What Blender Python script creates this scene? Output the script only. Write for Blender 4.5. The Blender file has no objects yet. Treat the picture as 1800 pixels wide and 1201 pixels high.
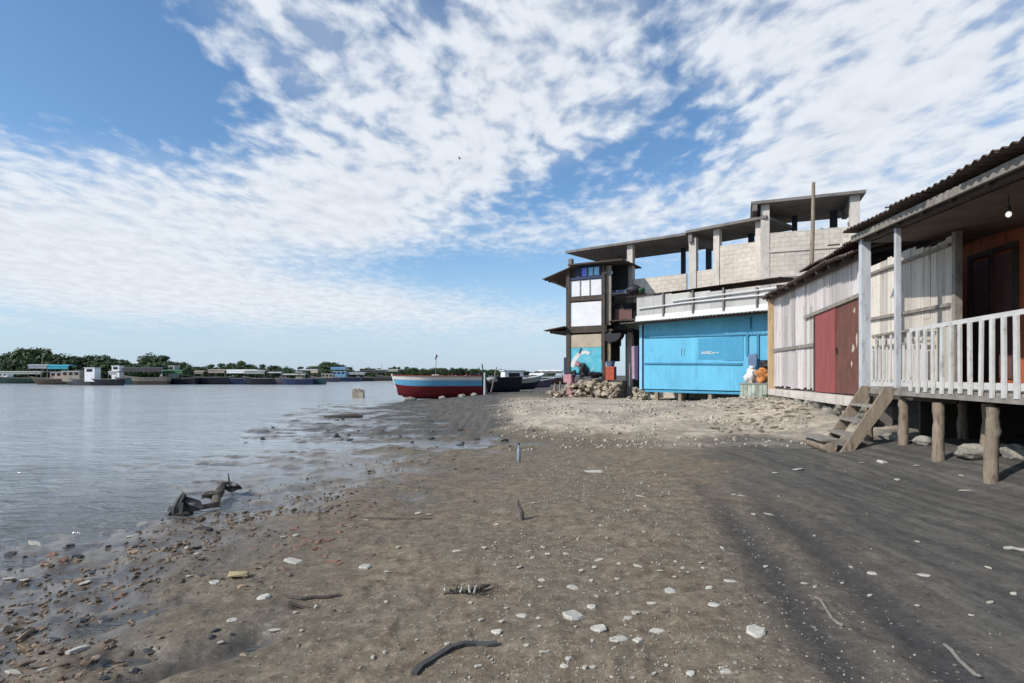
import bpy, bmesh, math, random
from mathutils import Vector, noise, Matrix
random.seed(7)
R = random.Random(11)
scene = bpy.context.scene
COL = scene.collection
H, F, CX, HY = 1.35, 1000.0, 900.0, 660.0      # eye height, focal length, principal point, horizon (photo pixels)
ZW = -0.12                                      # water level
SUN = Vector((-0.72, -0.34, 0.62)).normalized()

# ------------------------------------------------------------------ node helpers
class NT:
    def __init__(s, tree):
        s.t = tree; s.n = tree.nodes; s.l = tree.links
    def new(s, kind, **kw):
        n = s.n.new(kind)
        for k, v in kw.items(): setattr(n, k, v)
        return n
    def put(s, sock, v):
        if v is None: return
        if isinstance(v, bpy.types.NodeSocket): s.l.new(v, sock)
        else: sock.default_value = v
    def m(s, op, a, b=None, c=None, clamp=False):
        n = s.new('ShaderNodeMath', operation=op); n.use_clamp = clamp
        s.put(n.inputs[0], a); s.put(n.inputs[1], b); s.put(n.inputs[2], c)
        return n.outputs[0]
    def rng(s, v, a, b, c=0.0, d=1.0, smooth=True):
        n = s.new('ShaderNodeMapRange'); n.interpolation_type = 'SMOOTHSTEP' if smooth else 'LINEAR'
        s.put(n.inputs['Value'], v); n.inputs['From Min'].default_value = a; n.inputs['From Max'].default_value = b
        n.inputs['To Min'].default_value = c; n.inputs['To Max'].default_value = d
        return n.outputs['Result']
    def mix(s, f, a, b, mode='MIX'):
        n = s.new('ShaderNodeMix'); n.data_type = 'RGBA'; n.blend_type = mode
        s.put(n.inputs[0], f)
        for i, v in ((6, a), (7, b)):
            if isinstance(v, (tuple, list)): v = tuple(v)[:3] + (1.0,)
            s.put(n.inputs[i], v)
        return n.outputs[2]
    def noise(s, vec, scale, detail=4.0, rough=0.55, dist=0.0):
        n = s.new('ShaderNodeTexNoise'); s.put(n.inputs['Vector'], vec)
        n.inputs['Scale'].default_value = scale; n.inputs['Detail'].default_value = detail
        n.inputs['Roughness'].default_value = rough; n.inputs['Distortion'].default_value = dist
        return n.outputs['Fac']
    def mapping(s, vec, scale=(1, 1, 1), loc=(0, 0, 0), rot=(0, 0, 0)):
        n = s.new('ShaderNodeMapping'); s.put(n.inputs[0], vec)
        n.inputs['Scale'].default_value = scale; n.inputs['Location'].default_value = loc; n.inputs['Rotation'].default_value = rot
        return n.outputs[0]
    def attr(s, name):
        n = s.new('ShaderNodeAttribute', attribute_name=name); return n.outputs['Fac']

def base_mat(name):
    m = bpy.data.materials.new(name); m.use_nodes = True
    t = NT(m.node_tree); p = t.n['Principled BSDF']
    return m, t, p

def mat(name, col, rough=0.75, dirt=None, dirt_amt=0.5, scale=3.0, stretch=(1, 1, 1), var=0.25, island=0.0,
        bump=0.0, bump_scale=40.0, metal=0.0, spec=0.35, emit=None):
    """painted / raw surface: large soft patches, fine grain, dirt patches, optional piece-to-piece variation"""
    m, t, p = base_mat(name)
    pos = t.new('ShaderNodeNewGeometry').outputs['Position']
    vec = t.mapping(pos, scale=stretch)
    n1 = t.noise(vec, scale, 5, 0.6)
    n2 = t.noise(vec, scale * 7.3, 3, 0.6)
    k = t.m('ADD', t.rng(n1, 0.25, 0.75, 1 - var, 1 + var, False), t.rng(n2, 0.3, 0.7, -var * 0.4, var * 0.4, False))
    if island:
        rp = t.new('ShaderNodeNewGeometry').outputs['Random Per Island']
        k = t.m('MULTIPLY', k, t.rng(rp, 0, 1, 1 - island, 1 + island, False))
    g = t.new('ShaderNodeCombineColor')
    for i in range(3): t.l.new(k, g.inputs[i])
    c = t.mix(1.0, col, g.outputs[0], 'MULTIPLY')
    if dirt:
        n3 = t.noise(vec, scale * 1.7, 8, 0.7)
        c = t.mix(t.rng(n3, 0.52, 0.7, 0, dirt_amt), c, dirt)
    t.l.new(c, p.inputs['Base Color'])
    p.inputs['Roughness'].default_value = rough; p.inputs['Metallic'].default_value = metal
    p.inputs['Specular IOR Level'].default_value = spec
    if bump:
        b = t.new('ShaderNodeBump'); b.inputs['Strength'].default_value = bump; b.inputs['Distance'].default_value = 0.02
        t.l.new(t.noise(vec, bump_scale, 4, 0.6), b.inputs['Height']); t.l.new(b.outputs[0], p.inputs['Normal'])
    if emit:
        p.inputs['Emission Color'].default_value = (*emit[0], 1); p.inputs['Emission Strength'].default_value = emit[1]
    return m

def block_mat(name, col, mortar, bw=0.42, bh=0.2):
    m, t, p = base_mat(name)
    uv = t.new('ShaderNodeUVMap').outputs[0]
    pos = t.new('ShaderNodeNewGeometry').outputs['Position']
    b = t.new('ShaderNodeTexBrick'); t.put(b.inputs['Vector'], uv)
    b.inputs['Scale'].default_value = 1.0; b.inputs['Brick Width'].default_value = bw; b.inputs['Row Height'].default_value = bh
    b.inputs['Mortar Size'].default_value = 0.013; b.inputs['Mortar Smooth'].default_value = 0.4
    b.inputs['Color1'].default_value = (*col, 1); b.inputs['Color2'].default_value = (*[x * 0.88 for x in col], 1)
    b.inputs['Mortar'].default_value = (*mortar, 1); b.inputs['Bias'].default_value = -0.2
    n1 = t.noise(pos, 0.9, 6, 0.65)
    n2 = t.noise(pos, 6, 5, 0.7)
    g = t.new('ShaderNodeCombineColor')
    k = t.m('ADD', t.rng(n1, 0.25, 0.75, 0.78, 1.2, False), t.rng(n2, 0.3, 0.7, -0.14, 0.14, False))
    for i in range(3): t.l.new(k, g.inputs[i])
    c = t.mix(1.0, b.outputs['Color'], g.outputs[0], 'MULTIPLY')
    st = t.noise(t.mapping(pos, scale=(2.2, 2.2, 0.35)), 1.6, 6, 0.7)
    c = t.mix(t.rng(st, 0.55, 0.75, 0, 0.45), c, (0.17, 0.16, 0.15))
    t.l.new(c, p.inputs['Base Color']); p.inputs['Roughness'].default_value = 0.92
    bp = t.new('ShaderNodeBump'); bp.inputs['Strength'].default_value = 0.7; bp.inputs['Distance'].default_value = 0.02
    h = t.m('ADD', t.m('MULTIPLY', b.outputs['Fac'], -0.8), n2)
    t.l.new(h, bp.inputs['Height']); t.l.new(bp.outputs[0], p.inputs['Normal'])
    return m

def bamboo_mat(name, c1, c2, dark, seed=0.0):
    m, t, p = base_mat(name)
    geo = t.new('ShaderNodeNewGeometry'); pos = geo.outputs['Position']; rp = geo.outputs['Random Per Island']
    off = t.new('ShaderNodeCombineXYZ'); t.put(off.inputs[2], t.m('MULTIPLY', rp, 37.0 + seed))
    add = t.new('ShaderNodeVectorMath', operation='ADD'); t.l.new(pos, add.inputs[0]); t.l.new(off.outputs[0], add.inputs[1])
    v = add.outputs[0]
    streak = t.noise(t.mapping(v, scale=(26, 26, 0.9)), 1.0, 5, 0.65)
    patch = t.noise(v, 1.7, 5, 0.65)
    c = t.mix(t.rng(streak, 0.3, 0.7), c1, c2)
    k = t.rng(rp, 0, 1, 0.68, 1.2, False)
    g = t.new('ShaderNodeCombineColor')
    for i in range(3): t.l.new(k, g.inputs[i])
    c = t.mix(1.0, c, g.outputs[0], 'MULTIPLY')
    c = t.mix(t.rng(t.m('ADD', streak, t.m('MULTIPLY', patch, 0.7)), 0.9, 1.15, 0, 0.75), c, dark)
    sep = t.new('ShaderNodeSeparateXYZ'); t.l.new(pos, sep.inputs[0])
    knot = t.m('FRACT', t.m('ADD', t.m('MULTIPLY', sep.outputs[2], 3.1), t.m('MULTIPLY', rp, 9.0)))
    c = t.mix(t.rng(knot, 0.0, 0.05, 0.28, 0.0), c, dark)
    t.l.new(c, p.inputs['Base Color']); p.inputs['Roughness'].default_value = 0.8
    b = t.new('ShaderNodeBump'); b.inputs['Strength'].default_value = 0.6; b.inputs['Distance'].default_value = 0.01
    t.l.new(streak, b.inputs['Height']); t.l.new(b.outputs[0], p.inputs['Normal'])
    return m

# ------------------------------------------------------------------ mesh helpers
def ray(px, py, d):
    return Vector((d * (px - CX) / F, d, H + d * (HY - py) / F))

class Fac:
    """a vertical working plane: u runs along it, n points towards the water side, z up"""
    def __init__(s, A, B=None, D=None):
        s.A = Vector((A[0], A[1])); s.D = (Vector((B[0], B[1])) - s.A) if B else Vector(D)
        s.L = s.D.length; s.D = s.D.normalized()
        n = Vector((s.D.y, -s.D.x)); s.N = n if n.dot(-s.A) > 0 else -n
    def p(s, u, n, z):
        q = s.A + s.D * u + s.N * n
        return Vector((q.x, q.y, z))
    def u(s, px, n=0.0):
        a = (px - CX) / F; o = s.A + s.N * n
        return (a * o.y - o.x) / (s.D.x - a * s.D.y)
    def z(s, px, py, n=0.0):
        q = s.A + s.D * s.u(px, n) + s.N * n
        return H + q.y * (HY - py) / F

class MB:
    def __init__(s): s.v = []; s.f = []; s.sm = []
    def add(s, vs, fs, smooth=False):
        o = len(s.v); s.v += [Vector(x) for x in vs]; s.f += [tuple(i + o for i in f) for f in fs]; s.sm += [smooth] * len(fs); return s
    def hexa(s, c):
        return s.add(c, [(0, 3, 2, 1), (4, 5, 6, 7), (0, 1, 5, 4), (1, 2, 6, 5), (2, 3, 7, 6), (3, 0, 4, 7)])
    def box(s, fc, u0, u1, n0, n1, z0, z1, jit=0.0):
        def j(): return (R.random() - 0.5) * 2 * jit
        c = [fc.p(u, n, z) for z in (z0, z1) for (u, n) in ((u0, n0), (u1, n0), (u1, n1), (u0, n1))]
        if jit: c = [x + Vector((j(), j(), j())) for x in c]
        return s.hexa(c)
    def slab(s, fc, u0, u1, na, za, nb, zb, th, du=0.0):
        """sloping slab from (na,za) to (nb,zb)"""
        c = [fc.p(u0, na, za - th), fc.p(u1, na, za - th), fc.p(u1 + du, nb, zb - th), fc.p(u0 + du, nb, zb - th),
             fc.p(u0, na, za), fc.p(u1, na, za), fc.p(u1 + du, nb, zb), fc.p(u0 + du, nb, zb)]
        return s.hexa(c)
    def beam(s, a, b, w, h=None, up=Vector((0, 0, 1))):
        a = Vector(a); b = Vector(b); h = h or w
        d = (b - a).normalized()
        if abs(d.dot(up)) > 0.95: up = Vector((0.35, 1, 0)).normalized()
        x = d.cross(up).normalized() * w / 2; y = x.cross(d).normalized() * h / 2
        return s.hexa([a - x - y, a + x - y, a + x + y, a - x + y, b - x - y, b + x - y, b + x + y, b - x + y])
    def tube(s, pts, r, seg=8, caps=True, smooth=True):
        pts = [Vector(p) for p in pts]; rs = r if isinstance(r, (list, tuple)) else [r] * len(pts)
        vs = []; fs = []
        ref = Vector((0.31, 0.2, 0.93))
        for i, p in enumerate(pts):
            d = (pts[min(i + 1, len(pts) - 1)] - pts[max(i - 1, 0)]).normalized()
            q = ref if abs(d.dot(ref)) < 0.93 else Vector((1, 0.1, 0))
            x = d.cross(q).normalized(); y = d.cross(x).normalized()
            for k in range(seg):
                a = 2 * math.pi * k / seg
                vs.append(p + (x * math.cos(a) + y * math.sin(a)) * rs[i])
        for i in range(len(pts) - 1):
            for k in range(seg):
                k2 = (k + 1) % seg
                fs.append((i * seg + k, i * seg + k2, (i + 1) * seg + k2, (i + 1) * seg + k))
        s.add(vs, fs, smooth)
        if caps: s.add(vs[:seg], [tuple(range(seg))]); s.add(vs[-seg:], [tuple(reversed(range(seg)))])
        return s
    def corrugated(s, fc, u0, u1, na, za, nb, zb, pitch=0.11, amp=0.018, th=0.004, ragged=0.0, sheet=0.85, lift=0.02, rows=3):
        """corrugated sheets, ridges running from (na,za) to (nb,zb); sheets lie a little unevenly"""
        u = u0
        while u < u1 - 0.02:
            ue = min(u + sheet * R.uniform(0.92, 1.06), u1)
            k = max(4, int((ue - u) / pitch * 6)); dz = R.uniform(0, lift); ra = R.uniform(-1, 1) * ragged
            tilt = R.uniform(-lift, lift)
            tp = []; bt = []
            for j in range(rows):
                f = j / (rows - 1)
                for i in range(k + 1):
                    uu = u + (ue + 0.05 - u) * i / k
                    n = na + (nb - na) * f + (ra if j == 0 else 0)
                    z = za + (zb - za) * f + dz + tilt * (i / k) + amp * math.sin(2 * math.pi * uu / pitch)
                    tp.append(fc.p(uu, n, z)); bt.append(fc.p(uu, n, z - th))
            w = k + 1; q = []
            for j in range(rows - 1):
                for i in range(k): q.append((j * w + i, j * w + i + 1, (j + 1) * w + i + 1, (j + 1) * w + i))
            s.add(tp, q, True); s.add(bt, [tuple(reversed(x)) for x in q], True)
            for a in (0, (rows - 1) * w):
                s.add([tp[a + i] for i in range(w)] + [bt[a + i] for i in range(w)], [(i, i + 1, w + i + 1, w + i) for i in range(k)])
            u = ue
        return s
    def rock(s, c, size, seed=0.0, sub=2, rough=0.35, squash=(1, 1, 0.7), smooth=False):
        bm = bmesh.new(); bmesh.ops.create_icosphere(bm, subdivisions=sub, radius=1.0)
        rz = R.uniform(0, 6.28); cs, sn = math.cos(rz), math.sin(rz)
        vs = []
        for v in bm.verts:
            q = v.co.copy()
            k = 1 + rough * noise.noise(q * 1.3 + Vector((seed, seed * 1.7, 3))) + 0.4 * rough * noise.noise(q * 3.1 + Vector((seed, 7, seed)))
            q = Vector((q.x * squash[0], q.y * squash[1], q.z * squash[2])) * k * size
            vs.append(Vector((q.x * cs - q.y * sn, q.x * sn + q.y * cs, q.z)) + Vector(c))
        fs = [tuple(v.index for v in f.verts) for f in bm.faces]
        bm.free(); return s.add(vs, fs, smooth)
    def chip(s, c, sx, sy, th, seed=None, rz=None, tilt=0.2, nrm=None):
        """flat broken flake: irregular outline, bevelled top, real thickness"""
        n = R.randint(6, 9); rz = R.uniform(0, 6.28) if rz is None else rz
        tx, ty = R.uniform(-tilt, tilt), R.uniform(-tilt, tilt)
        ring = []
        for i in range(n):
            a = 2 * math.pi * (i + R.uniform(-0.3, 0.3)) / n; k = R.uniform(0.72, 1.1)
            ring.append((math.cos(a) * sx / 2 * k, math.sin(a) * sy / 2 * k))
        cs, sn = math.cos(rz), math.sin(rz); vs = []
        for z, k in ((-th * 0.4, 0.95), (th * 0.45, 1.0), (th, 0.8)):
            for (x, y) in ring:
                x2, y2 = x * k, y * k; zz = z + x2 * tx + y2 * ty + (R.uniform(-0.12, 0.12) * th if k == 0.8 else 0)
                vs.append(Vector((x2 * cs - y2 * sn, x2 * sn + y2 * cs, zz)) + Vector(c))
        fs = []
        for r in range(2):
            for i in range(n):
                j = (i + 1) % n; fs.append((r * n + i, r * n + j, (r + 1) * n + j, (r + 1) * n + i))
        fs.append(tuple(2 * n + i for i in range(n)))
        return s.add(vs, fs)
    def build(s, name, m, parent=None, fc=None, origin=None):
        me = bpy.data.meshes.new(name)
        if parent is not None: o0 = Vector(parent['_w'])
        elif origin is not None: o0 = Vector(origin)
        else:
            xs = [v.x for v in s.v]; ys = [v.y for v in s.v]
            o0 = Vector(((min(xs) + max(xs)) / 2, (min(ys) + max(ys)) / 2, min(v.z for v in s.v)))
        me.from_pydata([v - o0 for v in s.v], [], s.f)
        me.polygons.foreach_set('use_smooth', s.sm)
        if fc is not None:
            uvl = me.uv_layers.new(name='UVMap')
            for poly in me.polygons:
                for li in poly.loop_indices:
                    w = s.v[me.loops[li].vertex_index]; q = Vector((w.x, w.y)) - fc.A
                    uvl.data[li].uv = (q.dot(fc.D) + q.dot(fc.N), w.z)
        bm = bmesh.new(); bm.from_mesh(me); bmesh.ops.recalc_face_normals(bm, faces=bm.faces); bm.to_mesh(me); bm.free()
        me.materials.append(m)
        ob = bpy.data.objects.new(name, me); COL.objects.link(ob)
        ob['_w'] = list(o0)
        if parent is not None: ob.parent = parent
        else: ob.location = o0
        return ob

def tag(o, label=None, cat=None, group=None, kind=None):
    if label: o['label'] = label
    if cat: o['category'] = cat
    if group: o['group'] = group
    if kind: o['kind'] = kind
    return o
def thing(name, loc, label, cat, group=None):
    o = bpy.data.objects.new(name, None); COL.objects.link(o); o.location = Vector(loc); o['_w'] = list(loc)
    o.empty_display_size = 0.2
    return tag(o, label, cat, group)
def copy_tree(root, loc, rz=None, sc=None, label=None):
    r = root.copy(); COL.objects.link(r); r.location = loc
    if rz is not None: r.rotation_euler = (0, 0, rz)
    if sc is not None: r.scale = sc
    if label: r['label'] = label
    for ch in list(root.children):
        c = ch.copy(); COL.objects.link(c); c.parent = r
    return r
def sstep(a, b, x):
    t = max(0.0, min(1.0, (x - a) / (b - a))); return t * t * (3 - 2 * t)
def lerp_table(tab, x):
    if x <= tab[0][0]: return tab[0][1]
    for (a, va), (b, vb) in zip(tab, tab[1:]):
        if x <= b:
            t = (x - a) / (b - a); t = t * t * (3 - 2 * t); return va + (vb - va) * t
    return tab[-1][1]

# ------------------------------------------------------------------ ground shape
SHORE = [(-30, -6), (0, -4.6), (3.2, -3.7), (4.6, -3.75), (5.6, -3.6), (6.4, -3.0), (8, -2.75), (9.6, -2.8), (10.6, -1.9), (11.3, -0.4), (11.9, 0.1),
         (12.5, -1.1), (13.5, -2.8), (15, -3.3), (20, -4.5), (24, -5.6), (30, -6.6), (36, -6.6), (45, -4.2), (60, -0.5), (100, 5), (200, 14), (600, 60), (3000, 300)]
def gbase(x, y):
    s = x - lerp_table(SHORE, y)
    if s < 0: z = ZW + (max(-1.6, 0.05 * s) if y < 7 else max(-1.6, 0.012 * max(s, -3.5) + 0.06 * min(0, s + 3.5)))
    else: z = ZW + 0.035 * min(s, 3.5) + 0.012 * max(0, min(s - 3.5, 3))
    r1 = sstep(11.0, 17.5, y) * sstep(2.2, 6.5, s + 0.8) * (1 - sstep(40, 70, y))
    z += (0.40 - 0.2 * sstep(19, 24, y)) * r1
    z += 0.28 * sstep(4.6, 6.4, x + 0.12 * (y - 8)) * (1 - sstep(9.2, 10.4, y)) + 0.24 * sstep(5.6, 7.4, x) * sstep(9.2, 11, y) * (1 - sstep(16, 22, y))
    return z, s
PRINTS = {}
def lay_prints():
    rp = random.Random(5)
    for (x0, y0, x1, y1, n) in ((.3, 2.2, 2.6, 9.5, 13), (2.6, 2.6, 3.9, 9.2, 12), (1.9, 2.4, .2, 8.5, 11), (3.4, 3.4, 1.2, 10, 11), (-.6, 2.5, -1.4, 7.5, 9), (4.0, 5.0, 4.6, 9.0, 7), (.9, 3.0, 3.6, 6.0, 8)):
        d = Vector((x1 - x0, y1 - y0)).normalized(); q = Vector((d.y, -d.x))
        for i in range(n):
            f = (i + rp.uniform(-.15, .15)) / n
            p = Vector((x0 + (x1 - x0) * f, y0 + (y1 - y0) * f)) + q * (.10 if i % 2 else -.10)
            a = math.atan2(d.x, d.y) + rp.uniform(-.25, .25)
            for cx in range(int((p.x - .25) // .5), int((p.x + .25) // .5) + 1):
                for cy in range(int((p.y - .25) // .5), int((p.y + .25) // .5) + 1): PRINTS.setdefault((cx, cy), []).append((p.x, p.y, math.sin(a), math.cos(a), rp.uniform(.008, .017)))
lay_prints()
def gz(x, y, detail=True):
    z, s = gbase(x, y)
    r = math.hypot(x, y)
    if r > 90: return z
    v = Vector((x, y, 0))
    lump = noise.fractal(v * 0.9, 1.0, 2.0, 3) * 0.025
    wetz = sstep(2.6, 0.4, s) * (1 - sstep(14, 22, y))
    flat = sstep(-6.0, -3.0, s) * sstep(2.4, 0.8, s) * sstep(8, 11, y) * (1 - sstep(26, 34, y))
    z += flat * (.03 + .075 * noise.fractal(Vector((x * .8, y * 1.6, 8)), .9, 2.1, 4))
    z += lump + wetz * 0.045 * noise.fractal(v * 2.6 + Vector((5, 1, 0)), 0.9, 2.1, 4)
    for (ax, ay, bx, by, w, dp) in ((-1.75, 2.62, -1.38, 3.05, .10, .085), (-2.02, 2.86, -1.9, 2.9, .10, .08), (-1.28, 3.45, -1.05, 3.5, .05, .06), (-2.4, 3.3, -2.1, 3.6, .12, .07)):
        ex, ey = bx - ax, by - ay; t = max(0, min(1, ((x - ax) * ex + (y - ay) * ey) / (ex * ex + ey * ey)))
        dd = math.hypot(x - ax - t * ex, y - ay - t * ey) + .04 * noise.noise(v * 5)
        if dd < .5: z -= dp * math.exp(-(dd / w) ** 2)
    tr = 0.0
    for off in (1.02, 1.5):
        dline = (x - (off + 0.19 * y)) + 0.03 * noise.noise(v * 1.3)
        tr += math.exp(-(dline / 0.13) ** 2)
    z -= 0.018 * tr * (1 - sstep(6.5, 9, y))
    if r < 12:
        for (fx, fy, sa, ca, dp) in PRINTS.get((int(x // .5), int(y // .5)), ()):
            al = (x - fx) * sa + (y - fy) * ca; ac = (x - fx) * ca - (y - fy) * sa
            e = (al / .135) ** 2 + (ac / (.052 - .012 * al / .135)) ** 2
            if e < 4: z += -dp * math.exp(-e * e) + dp * .45 * math.exp(-((e - 1.8) / .7) ** 2)
    if detail and r < 25:
        z += 0.009 * noise.noise(v * 7) + 0.006 * noise.noise(v * 19) * (1 - sstep(6, 12, r))
        if wetz > 0: z += wetz * 0.022 * abs(noise.noise(v * 6.5 + Vector((0, 9, 0))))
    if 12 < y < 30 and x > 0: z += 0.05 * noise.fractal(v * 0.7 + Vector((0, 0, 4)), 0.8, 2.2, 4) * sstep(12, 15, y)
    return z

def make_ground():
    rings = []; r = 1.0
    while r < 60: rings.append(r); r *= 1.0128
    while r < 4200: rings.append(r); r *= 1.09
    ang = []; a = -62.0
    while a < 62: ang.append(a); a += 0.3
    while a < 298: ang.append(a); a += 6.0
    ang = [math.radians(q) for q in ang]; n = len(ang)
    vs = [(0, 0, gz(0, 0))]; wet = [0.0]; pale = [0.0]; gray = [0.0]; trk = [0.0]; shl = [0.0]
    for rr in rings:
        for q in ang:
            x, y = rr * math.sin(q), rr * math.cos(q)
            z = gz(x, y); vs.append((x, y, z))
            v = Vector((x, y, 0)); s = x - lerp_table(SHORE, y)
            nz = noise.fractal(v * 0.8, 0.9, 2.0, 4) if rr < 80 else 0
            wet.append(sstep(0.115, 0.0, z - ZW + 0.03 * nz) if rr < 80 else sstep(0.2, 0, z - ZW))
            bank = sstep(2.4, 4.6, s + 1.2 * nz) * sstep(10.6, 14.2, y + 1.8 * nz + 0.25 * (x - 2)) * (1 - sstep(25, 31, y)) * sstep(-1.3, 0.5, x + 0.8 * nz - .03 * (y - 15))
            pale.append(bank)
            gray.append(sstep(0.1, 1.5, x - (0.75 + 0.20 * y) + 0.5 * nz) * (1 - sstep(12, 15, y)) + max(sstep(30, 36, y), sstep(11, 14, y) * (1 - sstep(-1.0, 0.6, x + .8 * nz))))
            t = 0
            for off, w in ((1.02, 0.17), (1.5, 0.2)):
                t += math.exp(-((x - (off + 0.19 * y) + 0.05 * nz) / w) ** 2)
            trk.append(min(1, t) * (1 - sstep(4.5, 8.0, y)))
            shl.append(sstep(1.4, 2.8, s) * (1 - sstep(0.2, 1.4, x - (0.75 + 0.19 * y))) * (1 - sstep(11, 14, y)) + 0.9 * bank)
    fs = [(0, 1 + (i + 1) % n, 1 + i) for i in range(n)]
    for k in range(len(rings) - 1):
        for i in range(n):
            j = (i + 1) % n; a0 = 1 + k * n; b0 = a0 + n
            fs.append((a0 + i, a0 + j, b0 + j, b0 + i))
    me = bpy.data.meshes.new('ground'); me.from_pydata(vs, [], fs)
    me.polygons.foreach_set('use_smooth', [True] * len(fs))
    for nm, dat in (('wet', wet), ('pale', pale), ('gray', gray), ('track', trk), ('shell', shl)):
        at = me.attributes.new(nm, 'FLOAT', 'POINT'); at.data.foreach_set('value', dat)
    bm = bmesh.new(); bm.from_mesh(me); bmesh.ops.recalc_face_normals(bm, faces=bm.faces); bm.to_mesh(me); bm.free()
    if me.polygons[len(me.polygons) // 2].normal.z < 0: me.flip_normals()
    o = bpy.data.objects.new('ground', me); COL.objects.link(o); o['kind'] = 'structure'
    m, t, p = base_mat('beach_mud')
    pos = t.new('ShaderNodeNewGeometry').outputs['Position']
    n1 = t.noise(pos, 0.8, 6, 0.6); n2 = t.noise(pos, 5.5, 6, 0.65); n3 = t.noise(pos, 42, 4, 0.7); n4 = t.noise(pos, 170, 2, 0.6)
    brown = t.mix(t.rng(n2, 0.35, 0.65), (0.136, 0.106, 0.074), (0.228, 0.182, 0.130))
    grayc = t.mix(t.rng(n2, 0.35, 0.65), (0.098, 0.090, 0.079), (0.143, 0.132, 0.114))
    pale_ = t.mix(t.rng(n2, 0.38, 0.62), (0.35, 0.30, 0.235), (0.54, 0.47, 0.37))
    pale_ = t.mix(t.rng(n1, 0.45, 0.62, 0, 0.55), pale_, (0.20, 0.178, 0.15))
    green = (0.140, 0.122, 0.092)
    c = t.mix(t.m('MULTIPLY', t.rng(n1, 0.42, 0.58), 0.65), brown, green)
    mot = t.noise(pos, 15, 6, 0.7, 0.3)
    c = t.mix(t.rng(mot, 0.5, 0.68, 0, 0.75), c, (0.29, 0.245, 0.185))
    c = t.mix(t.rng(mot, 0.32, 0.46, 0.6, 0.0), c, (0.062, 0.052, 0.04))
    sv = t.mapping(pos, scale=(7, 0.55, 1), rot=(0, 0, math.radians(10)))
    streak = t.noise(sv, 1.0, 5, 0.6)
    grayc = t.mix(t.rng(streak, 0.36, 0.62, 0.65, 0), grayc, (0.05, 0.05, 0.05))
    grayc = t.mix(t.rng(streak, 0.52, 0.72, 0, 0.6), grayc, (0.135, 0.125, 0.108))
    grayc = t.mix(t.rng(mot, 0.54, 0.74, 0, 0.6), grayc, (0.15, 0.14, 0.122))
    c = t.mix(t.attr('gray'), c, grayc)
    c = t.mix(t.attr('pale'), c, pale_)
    c = t.mix(t.m('MULTIPLY', t.attr('track'), 0.72), c, (0.036, 0.038, 0.044))
    # tiny shell grit pressed into the mud
    vor = t.new('ShaderNodeTexVoronoi'); t.put(vor.inputs['Vector'], pos); vor.inputs['Scale'].default_value = 38
    sepc = t.new('ShaderNodeSeparateColor'); t.l.new(vor.outputs['Color'], sepc.inputs[0])
    pick = t.m('GREATER_THAN', sepc.outputs[0], 0.80)
    near = t.m('LESS_THAN', vor.outputs['Distance'], t.m('MULTIPLY', sepc.outputs[1], 0.42))
    grit = t.m('MULTIPLY', t.m('MULTIPLY', pick, near), t.m('MULTIPLY', t.attr('shell'), t.rng(n1, 0.35, 0.6, 0.35, 1)))
    c = t.mix(t.m('MULTIPLY', grit, 0.75), c, (0.36, 0.33, 0.28))
    vor2 = t.new('ShaderNodeTexVoronoi'); t.put(vor2.inputs['Vector'], pos); vor2.inputs['Scale'].default_value = 24
    sepd = t.new('ShaderNodeSeparateColor'); t.l.new(vor2.outputs['Color'], sepd.inputs[0])
    dk = t.m('MULTIPLY', t.m('GREATER_THAN', sepd.outputs[0], 0.86), t.m('LESS_THAN', vor2.outputs['Distance'], t.m('MULTIPLY', sepd.outputs[1], 0.45)))
    c = t.mix(t.m('MULTIPLY', dk, 0.5), c, (0.04, 0.034, 0.028))
    g = t.new('ShaderNodeCombineColor'); k = t.m('ADD', t.rng(n3, 0.3, 0.7, 0.80, 1.2, False), t.rng(n4, 0.3, 0.7, -0.12, 0.12, False))
    for i in range(3): t.l.new(k, g.inputs[i])
    c = t.mix(1.0, c, g.outputs[0], 'MULTIPLY')
    wetf = t.attr('wet')
    c = t.mix(wetf, c, t.mix(1.0, c, (0.62, 0.62, 0.62), 'MULTIPLY'))
    t.l.new(c, p.inputs['Base Color'])
    t.l.new(t.m('ADD', t.rng(wetf, 0.15, 0.95, 0.92, 0.16), t.rng(n3, 0.3, 0.7, -0.05, 0.05)), p.inputs['Roughness'])
    t.l.new(t.rng(wetf, 0.1, 0.9, 0.15, 0.6), p.inputs['Specular IOR Level'])
    b = t.new('ShaderNodeBump'); b.inputs['Distance'].default_value = 0.012
    t.l.new(t.rng(wetf, 0.4, 1.0, 0.85, 0.22), b.inputs['Strength'])
    hgt = t.m('ADD', t.m('ADD', t.m('ADD', n2, t.m('MULTIPLY', streak, 0.8)), t.m('MULTIPLY', n3, 0.8)), t.m('ADD', t.m('MULTIPLY', n4, 0.3), t.m('MULTIPLY', grit, 0.5)))
    t.l.new(hgt, b.inputs['Height']); t.l.new(b.outputs[0], p.inputs['Normal'])
    me.materials.append(m)
make_ground()

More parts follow.
